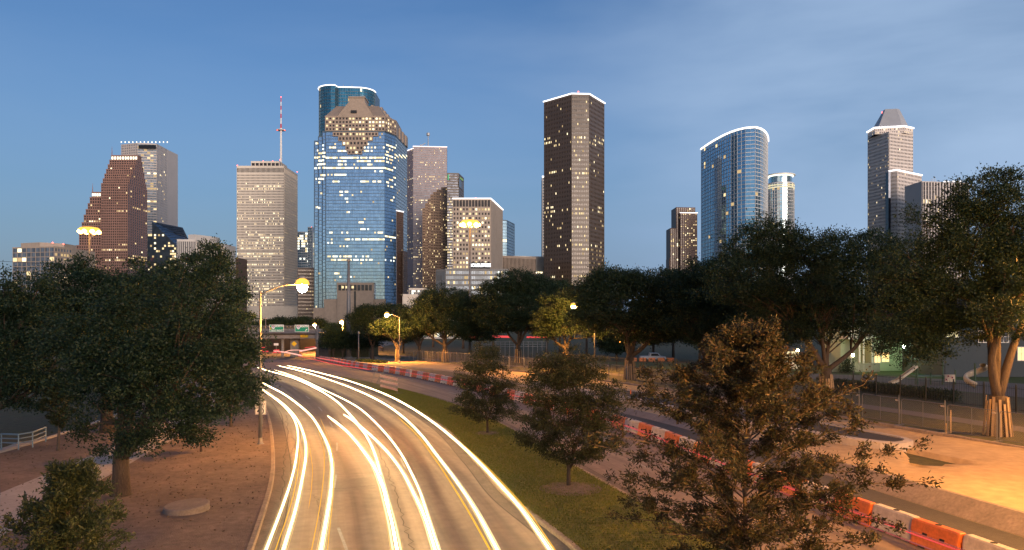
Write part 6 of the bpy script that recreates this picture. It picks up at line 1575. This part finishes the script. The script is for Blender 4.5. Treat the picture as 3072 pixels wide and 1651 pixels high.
poak('massive dark oak with planks round its trunk right of the bushy median tree', 2478, 1200, None, .52, 2.9, [(2420, 760, 150, 70, 0), (2300, 740, 120, 80, 1), (2540, 770, 120, 80, 0), (2640, 760, 100, 70, .5), (2250, 850, 140, 110, 0), (2420, 880, 170, 100, -1), (2600, 880, 150, 110, 0), (2720, 850, 110, 100, 1), (2330, 990, 140, 80, -1), (2620, 1000, 110, 55, -1), (2750, 960, 110, 70, 0), (2290, 690, 60, 40, .5), (2370, 705, 50, 30, 0), (2480, 950, 140, 80, 1.5)], 22, dens=1.1, leaf=(.21, .11), clump=.9, per=95, wrap=16, group=OG)
poak('oak left of the massive one with its crown below the curved glass tower', 2118, 1135, 88, .45, 3.0, [(2150, 830, 90, 65, 0), (2080, 860, 100, 80, 0), (2200, 900, 110, 90, 0), (2080, 960, 110, 80, -1), (2180, 1000, 100, 60, 0), (2240, 770, 70, 60, 1), (2130, 900, 100, 80, -1)], 23, dens=1.1, leaf=(.25, .13), clump=1.0, per=85, group=OG)
poak('spreading oak with planked trunk standing right of the central street lamp', 1890, 1138, None, .52, 3.0, [(1850, 850, 100, 45, 0), (1950, 860, 100, 55, 0), (1780, 880, 80, 50, 0), (1870, 930, 140, 70, -1), (2000, 930, 90, 75, 0), (1780, 960, 80, 55, 0), (1960, 1000, 100, 45, -1), (1820, 830, 50, 25, 0), (2040, 870, 60, 60, .5)], 24, dens=1.2, leaf=(.25, .13), clump=1.0, per=85, wrap=14, group=OG)
poak('lamp-lit oak with orange leaves beneath the central street lamp', 1698, 1106, None, .42, 3.2, [(1690, 950, 70, 40, 2.0), (1640, 960, 60, 35, 1.2), (1740, 950, 70, 40, 2.5), (1700, 985, 70, 30, .8), (1790, 1000, 50, 25, 0), (1680, 905, 60, 30, .5), (1640, 1005, 40, 20, .5)], 25, dens=1.1, leaf=(.24, .13), clump=.85, per=80, wrap=12, group=OG)
poak('dark oak with a forked planked trunk left of the lamp-lit one', 1555, 1088, None, .48, 3.4, [(1560, 850, 80, 40, 0), (1500, 890, 80, 50, 0), (1610, 880, 80, 50, 0), (1560, 930, 110, 50, -1), (1480, 950, 60, 40, 0), (1640, 930, 60, 40, 0), (1530, 975, 90, 30, -1), (1620, 985, 50, 20, -1)], 26, dens=1.2, leaf=(.28, .15), clump=1.0, per=80, wrap=10, group=OG)
poak('dark oak with a planked trunk in front of the white hall', 1335, 1086, None, .50, 3.4, [(1330, 910, 75, 45, 0), (1280, 940, 60, 40, 0), (1390, 930, 70, 45, 0), (1340, 970, 100, 40, -1), (1430, 960, 50, 40, 0), (1270, 985, 50, 25, 0), (1400, 1000, 60, 20, -1)], 27, dens=1.2, leaf=(.28, .15), clump=1.0, per=80, wrap=10, group=OG)
poak('oak glowing orange beside the street lamp right of the overpass', 1192, 1075, 143, .30, 2.6, [(1150, 978, 40, 18, .5), (1185, 985, 45, 25, 1), (1140, 995, 30, 14, .5), (1205, 1000, 40, 22, 1), (1180, 964, 35, 12, 1.5)], 28, dens=1.5, leaf=(.26, .14), clump=.8, per=80, group=OG, wrap=8)
poak('shadowy oak with a slim trunk between the glowing oak and the white hall', 1258, 1082, 152, .34, 3.0, [(1240, 950, 50, 40, 0), (1270, 930, 40, 30, 1), (1230, 1000, 50, 25, 0), (1270, 990, 45, 25, 0)], 29, dens=1.3, leaf=(.27, .14), clump=.9, per=80, group=OG, wrap=8)
poak('dark oak before the foot of the blue tower', 1118, 1066, 158, .36, 3.0, [(1115, 938, 55, 24, 0), (1080, 960, 45, 28, 0), (1170, 935, 45, 22, 3), (1110, 985, 60, 24, 0), (1150, 1010, 50, 18, 0)], 30, dens=1.2, leaf=(.3, .16), clump=1.0, per=75, group=OG)
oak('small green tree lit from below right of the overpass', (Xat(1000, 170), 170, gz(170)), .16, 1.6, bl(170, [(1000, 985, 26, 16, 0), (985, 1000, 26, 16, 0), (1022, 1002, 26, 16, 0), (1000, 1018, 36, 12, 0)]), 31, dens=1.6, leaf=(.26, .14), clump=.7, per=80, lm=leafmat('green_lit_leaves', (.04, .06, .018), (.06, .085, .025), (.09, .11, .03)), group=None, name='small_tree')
BG = 'distant trees at the foot of the city'
for k, (px, py, wd_, wh) in enumerate(((988, 1018, 26, 'right of the low post lamp'), (1028, 1022, 30, 'left of the thick grey pole'), (1072, 1020, 30, 'behind the slim pale pole'), (1112, 1018, 32, 'behind the far earth heap'))):
    oak('dark bushy tree ' + wh, (Xat(px, 170), 170, gz(170)), .16, 1.4, bl(170, [(px, py - 4, wd_, 15, 0), (px - 14, py + 8, wd_ * .7, 14, -.5), (px + 14, py + 8, wd_ * .7, 14, -.5), (px, py + 18, wd_, 10, 0)]), 140 + k, dens=1.2, leaf=(.3, .16), clump=.9, per=70, group='dark trees right of the overpass', name='bushy_tree')
rq = random.Random(5); spots = [(620, 230, 990, 55, 26), (690, 240, 985, 40, 22), (745, 235, 985, 45, 22), (800, 240, 975, 40, 18), (835, 250, 968, 34, 16), (880, 245, 967, 36, 16), (920, 250, 968, 36, 16), (960, 240, 972, 30, 16), (1045, 230, 975, 34, 20), (1210, 200, 985, 60, 34), (1440, 190, 975, 70, 40), (1480, 215, 930, 60, 40), (1390, 230, 905, 50, 30), (1300, 240, 900, 50, 28), (1680, 205, 880, 60, 40), (1760, 190, 900, 60, 50), (1640, 200, 960, 60, 40), (2020, 180, 850, 70, 40), (1960, 170, 960, 80, 60), (2100, 160, 940, 90, 80), (2300, 150, 900, 90, 80), (2480, 150, 870, 100, 80), (2800, 130, 930, 120, 80), (40, 120, 960, 90, 90), (200, 130, 960, 110, 80), (420, 140, 960, 120, 90), (560, 160, 975, 70, 60), (2160, 135, 1000, 80, 50), (2290, 130, 990, 70, 50), (1850, 160, 1010, 60, 40)]
where = ['by the left end of the overpass', 'just right of the left end of the overpass', 'left of the green north sign', 'behind the green north sign', 'between the two green signs', 'behind the green south sign', 'above the yellow girder sign', 'beside the gantry lamp', 'behind the thick grey pole', 'left of the white hall', 'right of the white hall', 'below the low glass block', 'below the hotel sign', 'before the white hall roof', 'left of the dark tower foot', 'at the dark tower foot', 'left of the lamp-lit oak', 'below the slim stepped tower', 'behind the parked pickup', 'below the curved glass tower', 'right of the curved glass tower', 'below the pyramid roof tower', 'below the striped tower', 'at the left edge', 'below the low office block', 'below the stepped red tower', 'below the finned block', 'left of the small garden house', 'behind the small garden house', 'behind the spreading oak']
for k, ((px, Y, py, rx, rz), wh) in enumerate(zip(spots, where)):
    g0 = gz(Y); cz = Zat(py, Y); rzz = rz * Y / FPX
    oak('distant dark tree ' + wh, (Xat(px, Y), Y, g0), .3, max(1.5, (cz - rzz - g0) * .8), bl(Y, [(px, py, rx * .75, rz * .8, 0), (px - rx * .5, py + rz * .3, rx * .55, rz * .7, .5), (px + rx * .5, py + rz * .25, rx * .55, rz * .7, -.5), (px + rq.uniform(-.3, .3) * rx, py - rz * .5, rx * .45, rz * .5, 0), (px, py + rz * .8, rx * .8, rz * .6, 0)]), 60 + k, dens=1.0, leaf=(.42, .24), clump=1.3, per=55, group=BG, name='distant_tree')
def shrubline(name, label, A, n, rx, rz, seed, leaf=(.2, .1), lm=None, cat='hedge'):
    rng = np.random.default_rng(seed); a = spline(V2(A), n); o0 = Vector((a[0].x, a[0].y, gz(a[0].y))); c = np.array([(p.x, p.y, gz(p.y)) for p in a]); ci = np.repeat(np.arange(n), 260); m_ = len(ci); u = rng.uniform(-1, 1, (m_, 3)); u[:, 2] = np.abs(u[:, 2]); pos = c[ci] + u * np.array([rx, rx, rz]) + rng.normal(size=(m_, 3)) * .06
    r_ = thing(name, label, cat, o0); me = leaf_mesh('foliage', pos - np.array(o0), rng.normal(size=(m_, 3)) + np.array([0, 0, .5]), leaf[0], leaf[1], rng, lm or oak_leaf); o = bpy.data.objects.new('foliage', me); COL.objects.link(o); o.parent = r_
    m = MB()
    for p in a: m.tube([(p.x, p.y, gz(p.y) - .05), (p.x, p.y, gz(p.y) + rz * .7)], .03, 5)
    m.build('stem', bark, r_)
shrubline('hedge', 'low dark clipped hedge behind the iron fence', [(35.2, 82), (38, 76), (40.6, 69)], 40, .65, .95, 71)
shrubline('garden_shrub', 'round green shrub beside the pale garden fence', [(Xat(2538, 104.4), 104.4), (Xat(2548, 104.4), 104.4)], 5, .75, 1.9, 72, cat='shrub')
shrubline('verge_weeds', 'scrubby weeds along the foot of the far sand fence', [(Xat(1080, 146), 146), (Xat(1110, 140), 140), (Xat(1150, 134), 134)], 14, .8, .5, 73, cat='shrub')

def young(label, base, H, Rm, nb, seed, zlo=.22, leaf=(.11, .038), per=34, lm=None, tr=.07, group=None, name='young_tree', up=.55, peak=.32, tw=7, lean=(0, 0), lowb=.92):
    """single leader with rising side branches and leaves set along the twigs"""
    rng = np.random.default_rng(seed); r = random.Random(seed); b = Vector(base); root = thing(name, label, 'tree', b, 0, group); tm = MB(); top = b + Vector((lean[0], lean[1], H))
    ld = spline([b - Vector((0, 0, .08)), b + Vector((lean[0] * .3 + r.gauss(0, .05), lean[1] * .3 + r.gauss(0, .05), H * .45)), top], 14); tm.tube(ld, [tr * (1 - .88 * k / 13) * (1.35 if k == 0 else 1) for k in range(14)], 9); C, A = [], []
    def sprig(p0, p1, n, rad):
        d_ = p1 - p0; t = rng.uniform(.12, 1.03, n); q = np.array(p0) + t[:, None] * np.array(d_) + rng.normal(size=(n, 3)) * rad; C.append(q); A.append(np.array(d_.normalized()) * .8 + rng.normal(size=(n, 3)) * .65)
    for k in range(nb):
        t = zlo + (1 - zlo) * ((k + r.random()) / nb) ** lowb; j = min(12, int(t * 13)); s0_ = ld[j].lerp(ld[j + 1], t * 13 - j); u = (t - zlo) / (1 - zlo); prof = (u / peak) ** .5 if u < peak else ((1 - u) / (1 - peak)) ** .75
        ln = max(.16 * Rm, Rm * prof * r.uniform(.62, 1.08)); a = k * 2.399 + r.gauss(0, .35); el = up * (.35 + 1.0 * u) + r.gauss(0, .12); dv = Vector((math.cos(a) * math.cos(el), math.sin(a) * math.cos(el), math.sin(el)))
        e = s0_ + dv * ln; mid = s0_.lerp(e, .5) + Vector((0, 0, .07 * ln)) + Vector((r.gauss(0, .04), r.gauss(0, .04), 0)); bp = spline([s0_, mid, e], 7); r0 = max(.013, tr * .36 * (1 - u * .6)); tm.tube(bp, [r0 * (1 - .65 * q / 6) for q in range(7)], 5, caps=False)
        for q in range(tw):
            i = r.randint(1, 6); p0 = bp[i]; dv2 = (dv * .8 + Vector((r.gauss(0, .6), r.gauss(0, .6), r.gauss(.15, .45)))).normalized(); L2 = r.uniform(.12, .34) * (.55 + .5 * Rm / 3.0) ; p1 = p0 + dv2 * L2; tm.tube([p0, p1], [.006, .003], 4, caps=False); sprig(p0, p1, per, .035 + .02 * Rm / 3)
        sprig(bp[3], bp[6], per, .06)
    for q in range(6): sprig(ld[11], ld[13] + Vector((r.gauss(0, .12), r.gauss(0, .12), r.uniform(0, .15))), per, .07)
    tm.build('trunk', bark_y, root, smooth=True); c = np.concatenate(C); a = np.concatenate(A)
    me = leaf_mesh('crown', c - np.array(b), a, leaf[0], leaf[1], rng, lm or young_leaf); o = bpy.data.objects.new('crown', me); COL.objects.link(o); o.parent = root; return root
MG = 'young trees on the grass median'
oak('small round median tree farthest from the bottom edge', (Gp(1462, 1306).x, 49.3, .13), .085, 1.05, bl(49.3, [(1455, 1058, 38, 32, 0), (1452, 1095, 55, 44, 0), (1412, 1140, 50, 42, .2), (1500, 1145, 50, 46, -.2), (1455, 1195, 80, 50, 0), (1400, 1225, 42, 34, -.2), (1510, 1225, 42, 38, .2), (1460, 1250, 55, 24, -.4)]), 81, dens=8.5, leaf=(.13, .052), lm=young_leaf, clump=.36, per=62, group=MG, name='young_tree', limbs=3)
oak('full median tree in the middle of the three', (Gp(1706, 1468).x, 33.9, .13), .095, 1.0, bl(33.9, [(1702, 1072, 48, 44, 0), (1762, 1108, 58, 50, .2), (1648, 1118, 58, 50, -.1), (1705, 1120, 80, 62, 0), (1640, 1180, 80, 66, .2), (1785, 1185, 80, 70, -.2), (1700, 1260, 125, 75, 0), (1620, 1320, 72, 52, .1), (1800, 1325, 72, 56, -.1), (1715, 1360, 90, 42, -.3), (1820, 1240, 50, 50, .3), (1590, 1250, 45, 45, -.3)]), 82, dens=9.5, leaf=(.115, .045), lm=young_leaf, clump=.33, per=72, group=MG, name='young_tree', limbs=3)
young('large loose reddish brown median tree nearest to the bottom edge', (5.75, 18.2, .13), 7.0, 4.3, 125, 83, group=MG, per=62, tw=12, lm=rust_leaf, zlo=.10, tr=.08, peak=.40, up=.46, lowb=1.12, leaf=(.105, .036))
young('young tree with fresh green leaves in the bottom left corner', (-9.6, 16.3, .12), 4.2, 2.15, 76, 84, per=46, tw=10, leaf=(.10, .034), zlo=.15, tr=.05, lm=leafmat('fresh_leaves', (.030, .044, .016), (.050, .068, .024), (.085, .10, .04)), peak=.30)
p = Gp(174, 1358); young('small sapling with a pale trunk on the far gravel left of the big oak', (p.x, p.y, .1), 3.6, 1.15, 40, 85, zlo=.40, per=36, leaf=(.12, .05), tr=.09, peak=.4)
p = Gp(693, 1285); young('slim tree at the kerb covering the bend of the road', (p.x, p.y, .1), 7.3, 2.35, 80, 86, zlo=.16, per=44, tw=9, leaf=(.13, .055), tr=.10, peak=.4, lm=young_leaf)
p = Gp(603, 1361); young('slim sapling half hidden behind the low branches of the big oak', (p.x, p.y, .1), 5.2, 1.5, 36, 87, zlo=.3, per=36, leaf=(.12, .05), tr=.06)
# mulch rings round the median trees
for (px, py, rr_) in ((1462, 1306, .9), (1712, 1475, 1.4)):
    p = Gp(px, py); m = MB(); m.lathe([(rr_, .0), (rr_ * .6, .035), (0, .05)], (p.x, p.y, .138), 20); props(m.build('mulch_ring', soil), None, None, None, 'structure')
# grass blades on the median (a mass nobody could count)
rng = np.random.default_rng(5); a = spline(RK, 400); bq = spline(MR, 400); n = 90000
t = rng.uniform(.10, .80, n) ** 1.0; fr = rng.uniform(.03, .97, n); ii = (t * 399).astype(int); A_ = np.array([(q.x, q.y) for q in a])[ii]; B_ = np.array([(q.x, q.y) for q in bq])[ii]
xy = A_ + (B_ - A_) * fr[:, None]; keep = (xy[:, 1] > 18) & (xy[:, 1] < 100); xy = xy[keep]; n = len(xy)
xy = xy + rng.normal(size=(n, 2)) * .02
c = np.concatenate([xy, np.full((n, 1), .13)], 1); ax = rng.normal(size=(n, 3)) * .55; ax[:, 2] = 1
gm = leafmat('grass_blades', (.10, .12, .018), (.145, .165, .028), (.21, .19, .05))
me = leaf_mesh('grass', c, ax, .085, .03, rng, gm); o = bpy.data.objects.new('grass', me); COL.objects.link(o); props(o, 'short grass growing on the median', 'grass', None, 'stuff')

# tree belt added out of view behind the viewpoint, which keeps the last low light off the road
rng = np.random.default_rng(77); n = 52000; cx_ = rng.uniform(-70, 190, n); hmax = 13 + 4 * np.sin(cx_ * .21) + 2.5 * np.sin(cx_ * .53 + 1); zz_ = rng.uniform(0, 1, n) ** .8 * hmax + .3; yy_ = -46 + rng.normal(size=n) * 5
c = np.stack([cx_, yy_, zz_], 1); me = leaf_mesh('wood', c, rng.normal(size=(n, 3)), 1.0, .6, rng, oak_leaf); o = bpy.data.objects.new('wood', me); COL.objects.link(o); props(o, 'dense tree belt added unseen behind the viewpoint to shade the road', 'wood', None, 'stuff')

# fallen leaves and grit on the gravel bed
rng = np.random.default_rng(8); n = 9000; yy_ = rng.uniform(20, 70, n); a = spline(LK, 300); ly = np.array([q.y for q in a]); lx = np.array([q.x for q in a]); xr2 = np.interp(yy_, ly, lx) - .4; xl2 = np.full(n, -28.0) - np.clip(yy_ - 40, 0, 30) * .06
t_ = rng.uniform(0, 1, n); xx_ = xl2 + (xr2 - xl2) * t_; d_ = np.hypot(xx_ + 16.8, yy_ - 32); keep = rng.random(n) < (.25 + .75 * np.exp(-(d_ / 5.0) ** 2)); xx_, yy_ = xx_[keep], yy_[keep]; n = len(xx_)
c = np.stack([xx_, yy_, np.full(n, .155)], 1); ax = rng.normal(size=(n, 3)); ax[:, 2] *= .25
me = leaf_mesh('leaf_litter', c, ax, .11, .07, rng, leafmat('dead_leaves', (.11, .075, .055), (.15, .105, .075), (.22, .16, .11))); o = bpy.data.objects.new('leaf_litter', me); COL.objects.link(o); props(o, 'fallen leaves scattered over the gravel bed', 'leaf litter', None, 'stuff')
